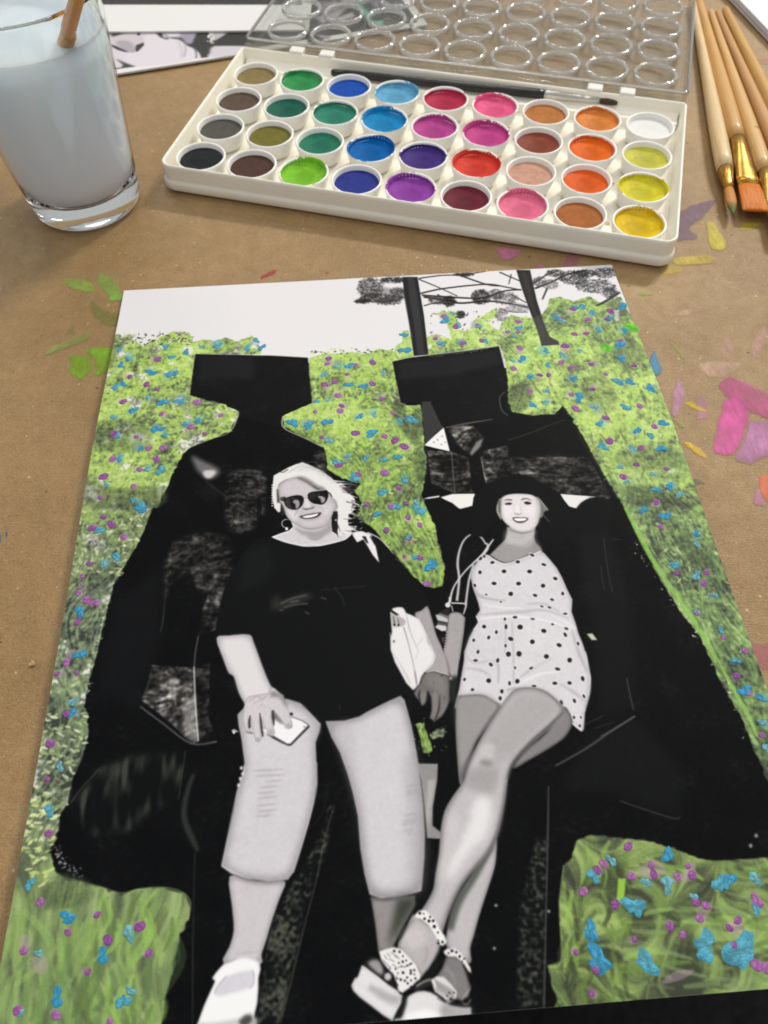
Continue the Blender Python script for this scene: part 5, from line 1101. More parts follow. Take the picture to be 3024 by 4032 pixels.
# ------------------------------------------------------------------ the watercolour palette
TH_P = -0.3222604; PT = 0.02474308; G0 = np.array([-0.07310395, 0.07758687])
pal = tag(empty('watercolor_palette', (G0[0], G0[1], 0), TH_P), 'white plastic watercolor palette of thirty-six round pans, clear lid hinged open', 'paint palette')
M_WHITE = plain('white_plastic', (245,240,225), .32, .5, .02, 60, .05, 500)
M_PAN = plain('pan_plastic', (244,242,236), .3, .5, .015, 80)
def rrect(x0, x1, y0, y1, rf, rb, n=6):
    P = []
    for cx, cy, a0, r in ((x1-rf, y0+rf, -90, rf), (x1-rb, y1-rb, 0, rb), (x0+rb, y1-rb, 90, rb), (x0+rf, y0+rf, 180, rf)):
        for k_ in range(n+1):
            a = math.radians(a0+90*k_/n); P.append((cx+r*math.cos(a), cy+r*math.sin(a)))
    return P
U0, U1, V0, V1 = -.655*PT, 8.665*PT, -.50*PT, 3.93*PT
def loop(off, z, rf=.0062, rb=.003):
    return [(x, y, z) for x, y in rrect(U0+off, U1-off, V0+off, V1-off, max(rf-off, .0012), max(rb-off, .0008))]
Ls = [loop(.0012, 0), loop(.0002, .0002), loop(-.0006, .0012), loop(-.0008, .0034), loop(-.0004, .0046), loop(.0002, .0050), loop(.0003, .0056), loop(.0002, .0110), loop(.0004, .0121), loop(.0009, .0125), loop(.0014, .0122), loop(.0018, .0112), loop(.0028, .0034), loop(.0036, .0026)]
N = len(Ls[0]); V = [q for L_ in Ls for q in L_]; Fc = []
for i in range(len(Ls)-1):
    for k_ in range(N): k2 = (k_+1) % N; Fc.append((i*N+k_, i*N+k2, (i+1)*N+k2, (i+1)*N+k_))
Fc.append(tuple((len(Ls)-1)*N+k_ for k_ in range(N))); Fc.append(tuple(range(N))[::-1])
tray = link('tray', mesh('tray', V, Fc, M_WHITE), pal)
m_ = tray.modifiers.new('w', 'WEIGHTED_NORMAL')
# ledge along the back that carries the thin brush
yb0, yb1 = 3.50*PT, V1-.0030
V = []; prof = [(yb0, .0024), (yb0+.0004, .0060), (yb0+.0012, .0066), (yb0+.0050, .0058), (yb1-.001, .0064), (yb1+.0014, .0085)]
for x in (U0+.0030, U1-.0030): V += [(x, y, z) for y, z in prof]
n = len(prof); link('brush_ledge', mesh('brush_ledge', V, [(i, n+i, n+i+1, i+1) for i in range(n-1)], M_WHITE), pal)
# pans
prof = [(.0078,.0028),(.0090,.0032),(.0099,.0048),(.01075,.0080),(.01135,.0104),(.01140,.0112),(.01110,.0116),(.01060,.0115),(.01035,.0109),(.01015,.0098),(.0098,.0088)]
V, Fc = lathe(prof, 44); pan_me = mesh('paint_pan', V, Fc, M_PAN)
COLS = [[((40,44,45),0,'w'),((84,60,53),0,''),((134,202,52),1,'r'),((48,58,140),0,''),((152,70,172),1,'r'),((112,38,54),1,''),((238,118,152),1,'r'),((172,104,54),0,''),((230,194,24),1,'y')],
        [((90,88,82),0,''),((118,112,52),0,''),((42,124,98),1,''),((0,104,182),1,'m'),((72,50,130),1,'n'),((224,66,50),1,'m'),((206,158,136),0,''),((232,98,28),1,''),((222,212,48),1,'r')],
        [((98,80,68),0,''),((34,102,84),1,''),((52,138,114),1,'n'),((22,142,202),1,'m'),((190,74,150),1,'n'),((204,72,146),1,'m'),((142,70,52),1,''),((238,108,24),1,'n'),((208,204,80),1,'')],
        [((140,122,78),0,''),((56,154,86),1,'n'),((22,78,174),0,''),((104,176,214),1,'r'),((188,46,80),1,'n'),((242,98,146),1,'r'),((184,118,62),0,''),((228,138,60),1,'n'),((226,226,222),0,'')]]
def cake_mat(srgb, wet):
    k = NT('paint_cake'); v = k.coord(); c = lin(srgb)
    n = k.noise(260, 4, .6, v); g1 = k.n('TexGradient'); g1.gradient_type = 'SPHERICAL'
    k.l(k.mapped(v, (130,130,0)), g1.inputs[0])
    col = k.ramp(n, [(.3, tuple(x*(.9 if min(srgb) > 200 else .68) for x in c)), (.7, tuple(min(1,x*.97) for x in c))])
    if wet: col = k.mix(k.math('MULTIPLY', k.ramp(g1.outputs[1] if len(g1.outputs) > 1 else g1.outputs[0], [(.2,(0,0,0)),(.5,(1,1,1))]), .6), col, tuple(x*.55 for x in c))
    return k.done(k.bsdf(col, .22 if wet == 2 else (.5 if wet else .6), .07, k.bump(k.noise(700, 3, .6, v), .12, .0004)))
MESSY = {}
for r in range(4):
    for c_ in range(9):
        srgb, wet, fl = COLS[r][c_]
        pan = link('paint_pan', pan_me, pal); pan.location = (c_*PT, r*PT, 0)
        pan.rotation_euler = (0, 0, (r*9+c_)*.7)
        mat = cake_mat(srgb, 2 if fl == 'w' else wet)
        g = np.random.default_rng(400+r*9+c_); seg = 40
        dip = .0017 if wet else .0002
        ph = g.uniform(0, 6.28); V = [(0, 0, .0090-dip)]; Fc = []
        rings = [(.3,-dip*.9),(.55,-dip*.6),(.8,-dip*.25),(.93,-.00002),(1.0,.00012)]
        for f_, dz in rings:
            for k_ in range(seg):
                a = 2*math.pi*k_/seg
                V.append((f_*.0100*math.cos(a), f_*.0100*math.sin(a), .0093+dz+(.00012*math.sin(3*a+ph)*f_ if wet else 0)))
        if fl in ('r','y','m','n'):          # paint dragged up the inner wall and over the rim
            low = {'r':.65,'y':.5,'m':.75,'n':.45}[fl]
            for f_, z in ((.01018,.0101),(.01040,.0111),(.01068,.01165),(.0112,.01172)):
                for k_ in range(seg):
                    a = 2*math.pi*k_/seg
                    rough = .5+.5*math.sin(a*2+ph)+g.normal(0,.22)
                    lim = np.clip(low+rough*.4, 0, 1)
                    ff = .01012+(f_-.01012)*lim; zz = .0099+(z-.0099)*lim
                    V.append((ff*math.cos(a), ff*math.sin(a), zz+.00006))
        nr = (len(V)-1)//seg
        for k_ in range(seg):
            k2 = (k_+1) % seg; Fc.append((0, 1+k_, 1+k2))
            for q in range(nr-1): Fc.append((1+q*seg+k_, 1+(q+1)*seg+k_, 1+(q+1)*seg+k2, 1+q*seg+k2))
        cake = link('paint_cake', mesh('paint_cake', V, Fc, mat), pan)
# specks of paint splashed on the tray and pans
def speck(u, v, z, r, srgb, seed):
    g = np.random.default_rng(seed); n = 12; V = [(0,0,.00022)]
    for k_ in range(n):
        a = 2*math.pi*k_/n; rr = r*(1+g.normal(0,.28)); V.append((rr*math.cos(a), rr*math.sin(a)*1.3, 0))
    o = link('paint_speck', mesh('paint_speck', V, [(0,1+k_,1+(k_+1)%n) for k_ in range(n)], plain('paint_speck', srgb, .4)), pal); o.location = (u*PT, v*PT, z)
for i, (u, v, r, c_) in enumerate(((7.52,.32,.0008,(214,176,40)),(7.42,.05,.0010,(206,180,60)),(6.55,.42,.0007,(222,120,120)),(5.5,.50,.0013,(224,140,140)),(8.55,2.1,.0008,(212,90,70)),(5.5,2.52,.0008,(220,140,170)),(2.5,.52,.0006,(170,200,120)),(4.5,1.5,.0006,(120,100,160)),(6.48,-.02,.0009,(236,140,170)),(3.48,2.6,.0005,(60,130,190)),(8.5,-.3,.0007,(220,190,60)),(7.5,1.52,.0007,(230,150,90)))):
    speck(u, v, .0028, r, c_, i)
# hinges
M_HINGE = plain('hinge_plastic', (228,226,218), .3)
def bevel_box(name, x0, x1, y0, y1, z0, z1, mat, parent, b=.0006):
    o = link(name, boxmesh(name, x0, x1, y0, y1, z0, z1, mat), parent)
    m_ = o.modifiers.new('b', 'BEVEL'); m_.width = b; m_.segments = 2
    return o
for u in (.58, 1.24, 6.84, 7.48):
    bevel_box('hinge_tab', (u-.15)*PT, (u+.15)*PT, V1-.0012, V1+.0046, .0078, .0136, M_HINGE, pal)
# the clear lid, swung open flat behind the tray
M_LID = clear('clear_lid_plastic', (.955,.96,.945), .03, 1.5, .012)
k = NT('ring_plastic_painted_glare')
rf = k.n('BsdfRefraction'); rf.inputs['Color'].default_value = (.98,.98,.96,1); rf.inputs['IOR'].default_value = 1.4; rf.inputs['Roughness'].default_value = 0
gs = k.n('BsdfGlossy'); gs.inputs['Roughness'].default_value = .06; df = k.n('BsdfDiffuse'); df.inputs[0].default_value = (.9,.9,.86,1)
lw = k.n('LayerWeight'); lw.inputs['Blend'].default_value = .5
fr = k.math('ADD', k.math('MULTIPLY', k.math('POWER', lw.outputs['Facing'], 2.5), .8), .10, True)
m1 = k.n('MixShader'); m1.inputs[0].default_value = .27; k.l(rf.outputs[0], m1.inputs[1]); k.l(df.outputs[0], m1.inputs[2])  # white diffuse mixed in stands for bright ceiling reflections on the clear rings
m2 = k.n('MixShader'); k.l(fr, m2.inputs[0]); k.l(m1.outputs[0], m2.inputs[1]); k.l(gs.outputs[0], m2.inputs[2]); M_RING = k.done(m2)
LZ = .0078; LV0, LV1 = 4.16*PT, 8.55*PT
lid = link('clear_lid', bpy.data.meshes.new('clear_lid'), pal)
def lloop(off, z): return [(x, y, z) for x, y in rrect(U0+off, U1-off, LV0+off, LV1-off, max(.003-off,.0008), max(.006-off,.001))]
Ls = [lloop(.0026, LZ+.0002), lloop(.0014, LZ+.0006), lloop(.0011, LZ+.0052), lloop(.0005, LZ+.0056), lloop(0, LZ+.0052), lloop(.0003, LZ+.0004), lloop(.0012, LZ-.0006)]
N = len(Ls[0]); V = [q for L_ in Ls for q in L_]; Fc = []
for i in range(len(Ls)-1):
    for k_ in range(N): k2 = (k_+1) % N; Fc.append((i*N+k_, i*N+k2, (i+1)*N+k2, (i+1)*N+k_))
Fc.append(tuple(range(N))[::-1]); Fc.append(tuple((len(Ls)-1)*N+k_ for k_ in range(N)))
lid.data = mesh('clear_lid', V, Fc, M_LID)
lid.modifiers.new('w', 'WEIGHTED_NORMAL')
seg, ts = 48, 10; V, Fc = [], []
for i in range(seg):
    a = 2*math.pi*i/seg
    for j in range(ts):
        b = 2*math.pi*j/ts; r = .0104+.00105*math.cos(b); V.append((r*math.cos(a), r*math.sin(a), .0013*math.sin(b)))
for i in range(seg):
    for j in range(ts):
        i2, j2 = (i+1) % seg, (j+1) % ts; Fc.append((i*ts+j, i2*ts+j, i2*ts+j2, i*ts+j2))
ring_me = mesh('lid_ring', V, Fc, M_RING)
for r in range(4):
    for c_ in range(9):
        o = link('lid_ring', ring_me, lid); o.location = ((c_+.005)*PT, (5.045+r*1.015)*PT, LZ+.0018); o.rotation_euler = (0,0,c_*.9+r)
# added pale tube standing for the highlight along the lid edge
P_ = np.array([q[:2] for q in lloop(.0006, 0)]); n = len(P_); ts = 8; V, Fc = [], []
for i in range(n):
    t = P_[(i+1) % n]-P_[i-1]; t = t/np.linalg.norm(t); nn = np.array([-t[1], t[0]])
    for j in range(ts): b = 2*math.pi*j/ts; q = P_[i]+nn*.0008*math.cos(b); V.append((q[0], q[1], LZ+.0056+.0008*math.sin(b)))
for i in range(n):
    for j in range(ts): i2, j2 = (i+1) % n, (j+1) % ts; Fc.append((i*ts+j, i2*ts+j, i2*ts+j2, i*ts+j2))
link('lid_edge_highlight', mesh('lid_edge_highlight', V, Fc, M_RING), lid)
# the hinge rod of the lid
rod = link('hinge_rod', bpy.data.meshes.new('hinge_rod'), lid); V = []; n = 12
for x in (U0+.001, U1-.001):
    for k_ in range(n): a = 2*math.pi*k_/n; V.append((x, 4.06*PT+.0011*math.cos(a), .0112+.0011*math.sin(a)))
rod.data = mesh('hinge_rod', V, [(k_, (k_+1)%n, n+(k_+1)%n, n+k_) for k_ in range(n)]+[tuple(range(n))[::-1], tuple(range(n,2*n))], M_LID)

# ------------------------------------------------------------------ brushes
def wood(name, srgb, dark=.8, gloss=.3):
    k = NT(name); v = k.coord(); c = lin(srgb)
    gr = k.noise(1, 4, .6, k.mapped(v, (420, 420, 14)), 1.0); bl = k.noise(40, 3, .6, v)
    col = k.ramp(gr, [(.32, tuple(x*dark for x in c)), (.55, c), (.75, tuple(min(1,x*1.12) for x in c))])
    col = k.mix(k.math('MULTIPLY', k.ramp(bl, [(.4,(0,0,0)),(.8,(1,1,1))]), .3), col, tuple(x*.75 for x in c))
    return k.done(k.bsdf(col, gloss, .5, k.bump(gr, .08, .0002)))
M_W1 = wood('pale_wood', (222,194,146)); M_W2 = wood('varnished_wood', (208,160,92)); M_W3 = wood('varnished_wood', (212,168,104)); M_W4 = wood('darker_wood', (196,148,92)); M_W5 = wood('varnished_wood', (202,156,84))
k = NT('brass_ferrule'); v = k.coord(); M_BRASS = k.done(k.bsdf(k.ramp(k.noise(160,3,.6,v), [(.3, lin((150,106,38))), (.7, lin((190,146,70)))]), .26, .5, k.bump(k.noise(300,3,.6,v), .1, .0004), Metallic=.95))
def brist(name, c0, c1, tip=None):
    k = NT(name); v = k.coord(); n = k.noise(1, 3, .6, k.mapped(v, (2200, 2200, 40)))
    col = k.ramp(n, [(.3, lin(c0)), (.7, lin(c1))])
    if tip:
        sx = k.n('SeparateXYZ'); k.l(v, sx.inputs[0])
        col = k.mix(k.ramp(k.math('ADD', k.math('MULTIPLY', sx.outputs[2], 60), k.math('MULTIPLY', n, .35)), [(.8,(0,0,0)),(1.05,(1,1,1))]), col, lin(tip))
    return k.done(k.bsdf(col, .5, .3, k.bump(n, .6, .0006)))
M_NYL = brist('orange_nylon', (178,84,8), (222,132,34)); M_NYL_G = brist('green_stained_nylon', (176,112,50), (204,142,74), (96,104,44)); M_HAIR = brist('dark_hair', (44,28,22), (92,62,50))
def tube(name, secs, mat, parent, seg=20, cap=True):      # secs: (z, rx, ry) along the local z axis, rx across, ry in height
    V, Fc = [], []
    for z, rx, ry in secs:
        for k_ in range(seg): a = 2*math.pi*k_/seg; V.append((rx*math.cos(a), ry*math.sin(a), z))
    for i in range(len(secs)-1):
        for k_ in range(seg): k2 = (k_+1) % seg; Fc.append((i*seg+k_, i*seg+k2, (i+1)*seg+k2, (i+1)*seg+k_))
    if cap: Fc += [tuple(range(seg))[::-1], tuple((len(secs)-1)*seg+k_ for k_ in range(seg))]
    return link(name, mesh(name, V, Fc, mat), parent)
def axis_root(name, tail, head):      # local z runs from tail to head, local y up
    o = empty(name); t, h = Vector(tail), Vector(head); d = (h-t).normalized()
    x = d.cross(Vector((0,0,1))).normalized(); y = x.cross(d) * 1.0
    if y.z < 0: y = -y; x = -x
    m = Matrix((( y.cross(d).x, y.x, d.x, t.x), (y.cross(d).y, y.y, d.y, t.y), (y.cross(d).z, y.z, d.z, t.z), (0,0,0,1)))
    o.matrix_world = m; return o, (h-t).length
def paint_brush(label, tail, head, rmax, mw, kind, lf, lb, rf=None, rt=.0017, mb=None):
    # tail: end of the handle, head: where handle meets ferrule
    root, L_ = axis_root('paint_brush', tail, head); tag(root, label, 'paint brush', 'wooden paint brushes in a row')
    rf = rf or rmax*.86
    tube('handle', [(0,rt*.55,rt*.55),(.0008,rt*.9,rt*.9),(.003,rt,rt)]+[(L_*t, rt+(rmax-rt)*s_, rt+(rmax-rt)*s_) for t, s_ in ((.2,.18),(.4,.42),(.6,.7),(.78,.93),(.88,1.0),(.95,.97),(1.0,.86))], mw, root)
    if kind == 'flat':
        w2 = lb[1]
        f = [(L_-.004, rf*1.02, rf*1.02), (L_-.0018, rf*1.05, rf*1.05),(L_-.0012, rf*.96, rf*.96),(L_-.0004, rf*1.05, rf*1.05),(L_+.0004, rf*.97, rf*.97),(L_+.001, rf*1.04, rf*1.04)]
        f += [(L_+lf*t, rf+(w2-rf)*s_, rf+(.0016-rf)*s_) for t, s_ in ((.25,.2),(.5,.6),(.7,.88),(.85,1.0),(1.0,1.02))]
        fe = tube('ferrule', f, M_BRASS, root, 24)
        b0 = L_+lf; br = tube('bristles', [(b0-.001, w2*.95, .0013),(b0+lb[0]*.3, w2*1.03, .0017),(b0+lb[0]*.7, w2*1.10, .0015),(b0+lb[0]*.95, w2*1.12, .0009),(b0+lb[0], w2*1.08, .0005)], mb or M_NYL, root, 28)
    else:
        f = [(L_-.004, rf*1.02, rf*1.02),(L_-.0018, rf*1.05, rf*1.05),(L_-.0012, rf*.96, rf*.96),(L_-.0004, rf*1.05, rf*1.05),(L_+.0004, rf*.97, rf*.97),(L_+.001, rf*1.04, rf*1.04),(L_+lf*.4, rf*.86, rf*.86),(L_+lf*.8, rf*.66, rf*.66),(L_+lf, rf*.60, rf*.58)]
        tube('ferrule', f, M_BRASS, root, 24)
        b0 = L_+lf; r0 = rf*.56; q = lb[0]
        br = tube('bristles', [(b0-.001, r0, r0*.9),(b0+q*.25, r0*1.25, r0),(b0+q*.5, r0*1.3, r0*.9),(b0+q*.75, r0*.9, r0*.6),(b0+q*.93, r0*.35, r0*.3),(b0+q, r0*.08, r0*.08)], mb or M_NYL, root, 18)
    # keep stained tips: the bristle object carries its own origin at the ferrule end
    for v_ in br.data.vertices: v_.co.z -= b0
    br.location = (0, 0, b0)
    return root, L_
def P3(c, x, y, z): return unp(full(c, [x, y]), z)[0]
def ext(a, b, L_): d = (np.array(a)-b); d /= np.linalg.norm(d); return np.array(b)+d*L_
A_h = P3('V', 513, 1348, .0040); A_t = ext(P3('V', 290, 170, .0030), A_h, .172); A_t[2] = .0024
paint_brush('pale bare wood brush, nearest the palette, green stained pointed bristles', A_t, A_h, .0039, M_W1, 'round', .0150, (.0185,), mb=M_NYL_G)
B_h = P3('V', 606, 1112, .0042); B_t = ext(P3('V', 312, 20, .0030), B_h, .178); B_t[2] = .0024
paint_brush('varnished brush with wide flat brass ferrule and broad orange bristles', B_t, B_h, .0040, M_W2, 'flat', .0365, (.0190,.0051))
C_h = P3('V', 826, 1372, .0042); C_t = P3('V', 397, 88, .0024)
rC, LC = paint_brush('varnished brush with a printed number 8, third from the palette', C_t, C_h, .0040, M_W3, 'flat', .0300, (.0170,.0046))
D_m = P3('V', 853, 1020, .0038); D_t = P3('V', 451, 92, .0022); D_h = ext(D_m, D_t, .158); D_h[2] = .0040
paint_brush('darker wood brush, fourth from the palette, partly under the last brush', D_t, D_h, .0036, M_W4, 'round', .0150, (.016,))
E_m = P3('V', 853, 760, .0042); E_t = P3('V', 512, 70, .0026); E_h = ext(E_m, E_t, .152); E_h[2] = .0044
paint_brush('golden varnished brush, farthest right with rounded handle end', E_t, E_h, .0042, M_W5, 'round', .0160, (.016,), rt=.0021)
# the number printed on the third brush, wrapped on the handle
M_INK = plain('black_ink', (44,40,34), .5)
def arc_strip(cx, cz, r, w_, n=14):
    V, Fc = [], []
    for k_ in range(n):
        a = 2*math.pi*k_/n
        for rr in (r-w_/2, r+w_/2): V.append((cx+rr*math.cos(a), cz+rr*.85*math.sin(a)))
    for k_ in range(n): k2 = (k_+1) % n; Fc.append((2*k_, 2*k2, 2*k2+1, 2*k_+1))
    return V, Fc
zc = LC*.80; rh = .0040*.955
V1_, F1_ = arc_strip(-.00062, zc, .00062, .0004); V2_, F2_ = arc_strip(.00062, zc, .00068, .0004)
VV = V1_+V2_; FF = F1_+[tuple(i+len(V1_) for i in f) for f in F2_]
ang0 = math.radians(72)
V = [((rh+.00006)*math.cos(ang0-x/rh), (rh+.00006)*math.sin(ang0-x/rh), z) for x, z in VV]
link('printed_number', mesh('printed_number', V, FF, M_INK, False), rC)
# thin dark brush in the tray
zb = .0088
t0 = P3('Z', 722, 676, zb); t1 = P3('R', 575, 468, zb); t2 = P3('R', 828, 502, zb); t3 = P3('R', 915, 512, zb)
mini, Lm = axis_root('slim_brush', t0, t1); tag(mini, 'slim black handled brush lying in the palette behind the back row', 'paint brush')
M_BLK = plain('black_lacquer', (26,25,25), .22, .5); k = NT('nickel_ferrule'); M_NICK = k.done(k.bsdf(lin((206,202,194)), .22, .5, Metallic=1.0))
tube('handle', [(0,.0012,.0012),(.001,.0018,.0018),(.01,.0020,.0020),(Lm*.7,.0022,.0022),(Lm*.95,.0023,.0023),(Lm,.0021,.0021)], M_BLK, mini)
Lf = np.linalg.norm(t2-t1); Lh = np.linalg.norm(t3-t2)
tube('ferrule', [(Lm-.002,.00225,.00225),(Lm,.0024,.0024),(Lm+.001,.0021,.0021),(Lm+.003,.0024,.0024),(Lm+.004,.0021,.0021),(Lm+Lf*.6,.0020,.0018),(Lm+Lf,.0019,.0016)], M_NICK, mini)
tube('bristles', [(Lm+Lf-.001,.0017,.0013),(Lm+Lf+Lh*.4,.0024,.0017),(Lm+Lf+Lh*.8,.0026,.0014),(Lm+Lf+Lh,.0022,.0008)], M_HAIR, mini)

# ------------------------------------------------------------------ the glass of cloudy rinse water
GC = (-.1264, .0655); GH = .0868
def gr_(z): return .0240+z*.1035
gl = tag(empty('water_glass', (GC[0], GC[1], 0)), 'clear tapered drinking glass of cloudy blue grey rinse water', 'glass')
M_GLASS = glass('glass', (.985,.995,.99), 1.47)
M_GWALL = clear('glass_wall', (.975,.985,.98), .0, 1.5)
outer = [(0,.0009),(.0200,.0008),(.0216,.0002),(.0230,.0006),(.0239,.0018)]+[(gr_(z), z) for z in (.0035,.006,.009,.0135,.0137,.02,.035,.05,.065,.0735,.0738,.08,.0845)]
rim = [(gr_(.0862),.0862),(gr_(.0868)-.0003,.0867),(gr_(.0868)-.0009,.0868),(gr_(.0862)-.0016,.0863)]
inner = [(gr_(z)-.0018, z) for z in (.0845,.08,.0738,.0735,.065,.05,.035,.02,.0135)]+[(gr_(.011)-.0035,.0111),(.0150,.0102),(0,.0100)]
prof = outer+rim+inner; seg = 72; V, Fc, mi = [], [], []
for r, z in prof:
    for k_ in range(seg): a = 2*math.pi*k_/seg; V.append((r*math.cos(a), r*math.sin(a), z))
for i in range(len(prof)-1):
    zm = (prof[i][1]+prof[i+1][1])/2; m_i = 1 if .0136 < zm < .0736 else 0
    for k_ in range(seg): k2 = (k_+1) % seg; Fc.append((i*seg+k_, i*seg+k2, (i+1)*seg+k2, (i+1)*seg+k_)); mi.append(m_i)
link('glass_body', mesh('glass_body', V, Fc, [M_GLASS, M_GWALL], True, mi), gl)
k = NT('cloudy_water'); v = k.coord(); sx = k.n('SeparateXYZ'); k.l(v, sx.inputs[0])
n = k.noise(38, 3, .5, k.mapped(v, (1,1,.45)), .6)
col = k.ramp(n, [(.3, lin((204,216,224))), (.7, lin((215,224,229)))])
col = k.mix(k.ramp(sx.outputs[2], [(.0, (1,1,1)), (.075, (0,0,0))]), col, lin((220,221,234)))
M_WATER = k.done(k.bsdf(col, .12, .5, None, Transmission_Weight=.0, Subsurface_Weight=.7, Subsurface_Radius=(.9,1.0,1.1), Subsurface_Scale=.03))
WZ = .0735
pr = [(0,.0104),(.0150,.0106),(gr_(.0116)-.0031,.0116),(gr_(.0136)-.0011,.0137)]+[(gr_(z)-.0008, z) for z in (.02,.035,.05,.065)]+[(gr_(WZ)-.0008, WZ+.0003),(gr_(WZ)-.0021, WZ-.0003),(gr_(WZ)-.006, WZ-.0004),(0,WZ-.0004)]
V, Fc = lathe(pr, 72); link('cloudy_water', mesh('cloudy_water', V, Fc, M_WATER), gl)
# the brush standing in the glass
a0 = P3('X', 252, 176, WZ-.002); a1 = P3('X', 296, 20, .094)
d_ = (a1-a0)/np.linalg.norm(a1-a0)
s_t = a0-d_*.03; s_h = a0+d_*.125
st, Ls_ = axis_root('paint_brush', s_h, s_t); tag(st, 'orange handled brush standing in the glass of rinse water', 'paint brush')
M_OR = wood('orange_lacquered_wood', (214,146,58), .85, .25)
tube('handle', [(0,.001,.001),(.002,.0014,.0014),(.05,.0018,.0018),(.10,.0025,.0025),(.125,.0028,.0028),(.14,.0026,.0026),(Ls_,.0024,.0024)], M_OR, st)

# ------------------------------------------------------------------ prints and paper at the back of the table
class Plane:
    def __init__(s, origin, ang, w_, d_, z, res):
        s.o = np.array(origin, float)[:2]; s.u = np.array([math.cos(ang), math.sin(ang)]); s.v = np.array([-s.u[1], s.u[0]])
        s.w, s.d, s.z, s.res = w_, d_, z, res
        s.cv = Canvas(int(w_*res), int(d_*res), s.topix, (222,220,218))
    def topix(s, P):
        X = unp(P, s.z)[:,:2]-s.o
        return np.stack([X@s.u*s.res, (s.d-X@s.v)*s.res], 1)
    def make(s, name, th, label, cat):
        im = s.cv.image(name); k = NT(name); uvn = k.n('UVMap'); ti = k.n('TexImage'); ti.image = im; k.l(uvn.outputs[0], ti.inputs[0])
        m = k.done(k.bsdf(ti.outputs[0], .4, .3))
        P = [s.o, s.o+s.u*s.w, s.o+s.u*s.w+s.v*s.d, s.o+s.v*s.d]
        V = [(p[0], p[1], s.z) for p in P]+[(p[0], p[1], s.z-th) for p in P]
        me = mesh(name, V, [(0,1,2,3),(7,6,5,4),(0,4,5,1),(1,5,6,2),(2,6,7,3),(3,7,4,0)], [m, M_EDGE], False, [0,1,1,1,1,1])
        uv = me.uv_layers.new(name='UVMap')
        for li, c in enumerate(((0,0),(1,0),(1,1),(0,1))): uv.data[li].uv = c
        return tag(link(name, me), label, cat)
A_, B_ = unp([(464,289),(1683,97)], .0014)
ang = math.atan2(B_[1]-A_[1], B_[0]-A_[0]); u_ = np.array([math.cos(ang), math.sin(ang)])
pl = Plane(B_[:2]-u_*.254, ang, .254, .2032, .0014, 4000); c2 = pl.cv
c2.img[:] = (222,220,220)
b = .0045*4000; c2.img[int(b):-int(b), int(b):-int(b)] = (40,38,36)
c2.pg('P', [140,330,700,335,900,640,420,700,200,715,100,500], (206,200,206), 3)
c2.pg('P', [560,340,780,400,880,420,960,480,1040,520,1080,615,600,690,430,690,300,600,500,420], (212,206,212), 5, 3)
c2.pg('P', [160,400,330,345,440,340,490,400,500,460,430,545,340,545,240,510,180,480], (196,188,192), 3, 3); c2.pg('P', [200,440,340,430,420,540,300,540], (150,142,154), 8, 3, .7)
c2.pg('P', [415,475,495,445,500,475,430,545,410,530], (46,42,38), 3); c2.pg('P', [150,335,340,335,160,390], (60,56,62), 6); c2.el('P', 445, 355, 16, 18, (40,36,40), 0, 3)
c2.pg('P', [170,470,330,545,240,530,165,490], (36,34,36), 3, 3); c2.pg('P', [200,615,300,660,410,700,260,715,280,680], (50,48,50), 4)
c2.pg('P', [615,335,690,335,700,390,770,405,740,415,670,390], (36,34,34), 4); c2.pg('P', [690,335,1060,340,1010,460,940,460,900,400,760,395], (150,144,158), 6); c2.pg('P', [690,340,880,340,880,380,760,390], (206,200,208), 6)
c2.pg('P', [1070,335,1180,335,1180,420,1240,480,1180,600,1100,610,1100,540,1010,480,1040,400], (42,40,34), 4); c2.pg('P', [1190,335,1390,335,1330,380,1260,420,1200,440], (176,170,176), 5)
for i in range(26): c2.el('P', 1170+70*rng.random(), 345+120*rng.random()*(.4+.6*rng.random()), 8, 7, (226,222,220), 0, 1.5)
c2.pg('P', [1250,480,1640,490,1640,580,1200,600,1190,560], (200,194,202), 6, 3); c2.pg('P', [1400,335,1640,335,1640,480,1260,480,1280,440], (40,38,32), 4)
c2.ln('P', [930,460,940,520,920,600], 12, (150,144,154), 4, .7); c2.ln('P', [1030,500,1050,560,1050,610], 12, (90,84,92), 4, .8); c2.ln('P', [860,440,900,520,890,600], 14, (176,170,180), 5, .6)
c2.pg('Z', [500,190,640,200,800,120,960,110,940,150,760,230,640,380,500,400], (52,50,44), 5); c2.pg('Z', [560,160,700,110,860,60,900,40,760,180,640,220], (168,158,168), 6)
c2.pg('Z', [600,20,760,0,900,30,860,80,620,150], (130,122,132), 8); c2.pg('Z', [760,170,920,110,940,150,800,200], (176,166,174), 5)
c2.pg('Z', [930,-60,1000,40,1080,120,1110,190,1220,190,1200,250,1130,260,1060,200,1000,90,920,30,860,-60], (86,172,146), 4, 3)
c2.pg('Z', [1220,110,1420,90,1440,180,1300,240,1200,240], (54,50,40), 5); c2.pg('Z', [1060,0,1240,0,1300,80,1220,110,1120,60], (132,124,138), 6); c2.pg('Z', [560,320,720,330,700,370,620,350], (150,142,152), 5)
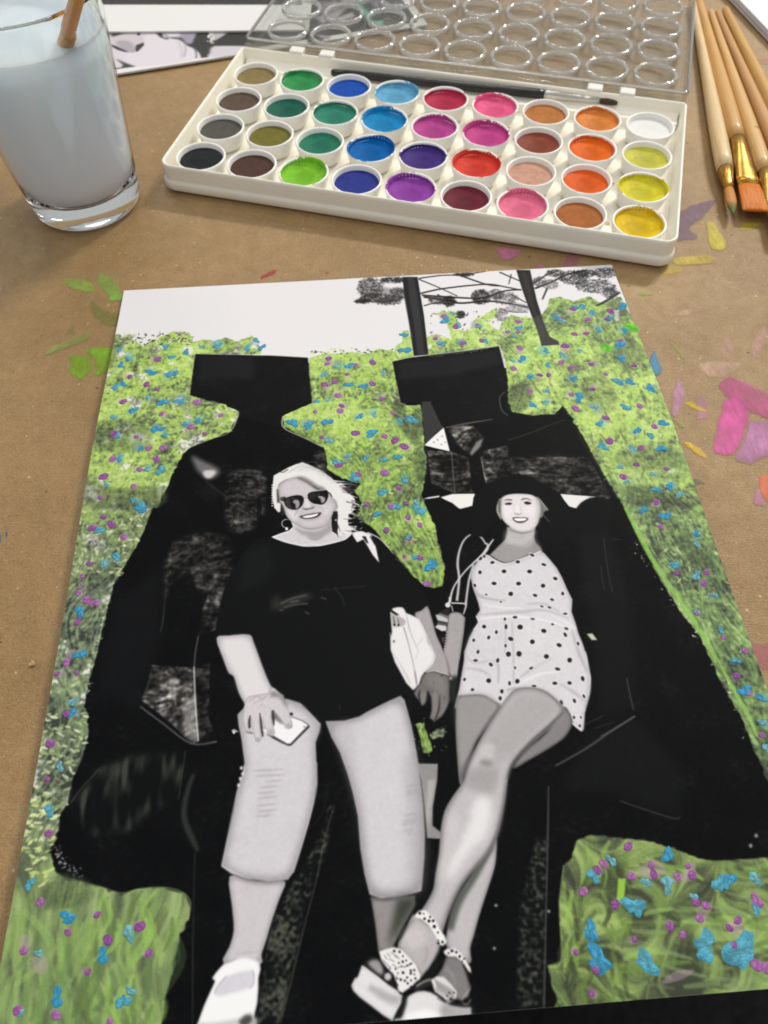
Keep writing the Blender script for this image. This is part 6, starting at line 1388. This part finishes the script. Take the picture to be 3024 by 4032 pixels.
pl.make('photo_print', .0010, 'white bordered black and white print lying under the clear lid', 'photo print')
U_a, U_b = unp([(420,124),(1215,118)], .0026); ang = math.atan2(U_b[1]-U_a[1], U_b[0]-U_a[0]); u_ = np.array([math.cos(ang), math.sin(ang)])
pl = Plane(U_b[:2]-u_*.2032, ang, .2032, .254, .0026, 2400); c3 = pl.cv
c3.pg('X', [-900,-300,1185,-300,1185,18,-900,16], (40,39,38), 2)
c3.img += (fnoise(c3.H, c3.W, 5, 5, 77)[...,None]*6)*(c3.img < 120)
pl.make('photo_print', .0010, 'wide bordered print of a dark picture, topmost behind the glass', 'photo print')
# stack of white sheets in the upper right corner
C_a, C_b = unp([(2913,0),(3024,116)], .0045); C_a, C_b = C_a[:2], C_b[:2]
dv = (C_b-C_a)/np.linalg.norm(C_b-C_a); nv = np.array([-dv[1], dv[0]]); nv = nv if nv[0] > 0 else -nv
st = tag(empty('paper_stack', (C_a[0], C_a[1], 0)), 'stack of white sheets cut off by the upper right corner', 'paper')
M_PAPER = plain('white_paper', (222,220,224), .6, .3, .02, 40)
for i in range(7):
    o0 = C_a-dv*.10+nv*(.0006*rng.normal()); q = [o0, o0+dv*.2159, o0+dv*.2159+nv*.2794, o0+nv*.2794]; z0 = .0003+i*.00062
    V = [(p[0]-C_a[0], p[1]-C_a[1], z) for z in (z0, z0+.0005) for p in q]
    link('sheet', mesh('sheet', V, [(3,2,1,0),(4,5,6,7),(0,1,5,4),(1,2,6,5),(2,3,7,6),(3,0,4,7)], M_PAPER, False), st)
# a crumb on the paper
bm = bmesh.new(); bmesh.ops.create_icosphere(bm, subdivisions=2, radius=.0009)
for q in bm.verts: q.co *= 1+.3*math.sin(q.co.x*4000+q.co.y*2600); q.co.z *= .7
me = bpy.data.meshes.new('crumb'); bm.to_mesh(me); bm.free(); me.materials.append(plain('crumb', (190,160,112), .7))
cb = tag(link('crumb', me), 'tiny tan crumb on the brown paper left of the print', 'crumb'); q = at('E', [140,668], 0)[0]; cb.location = (q[0], q[1], .0002)
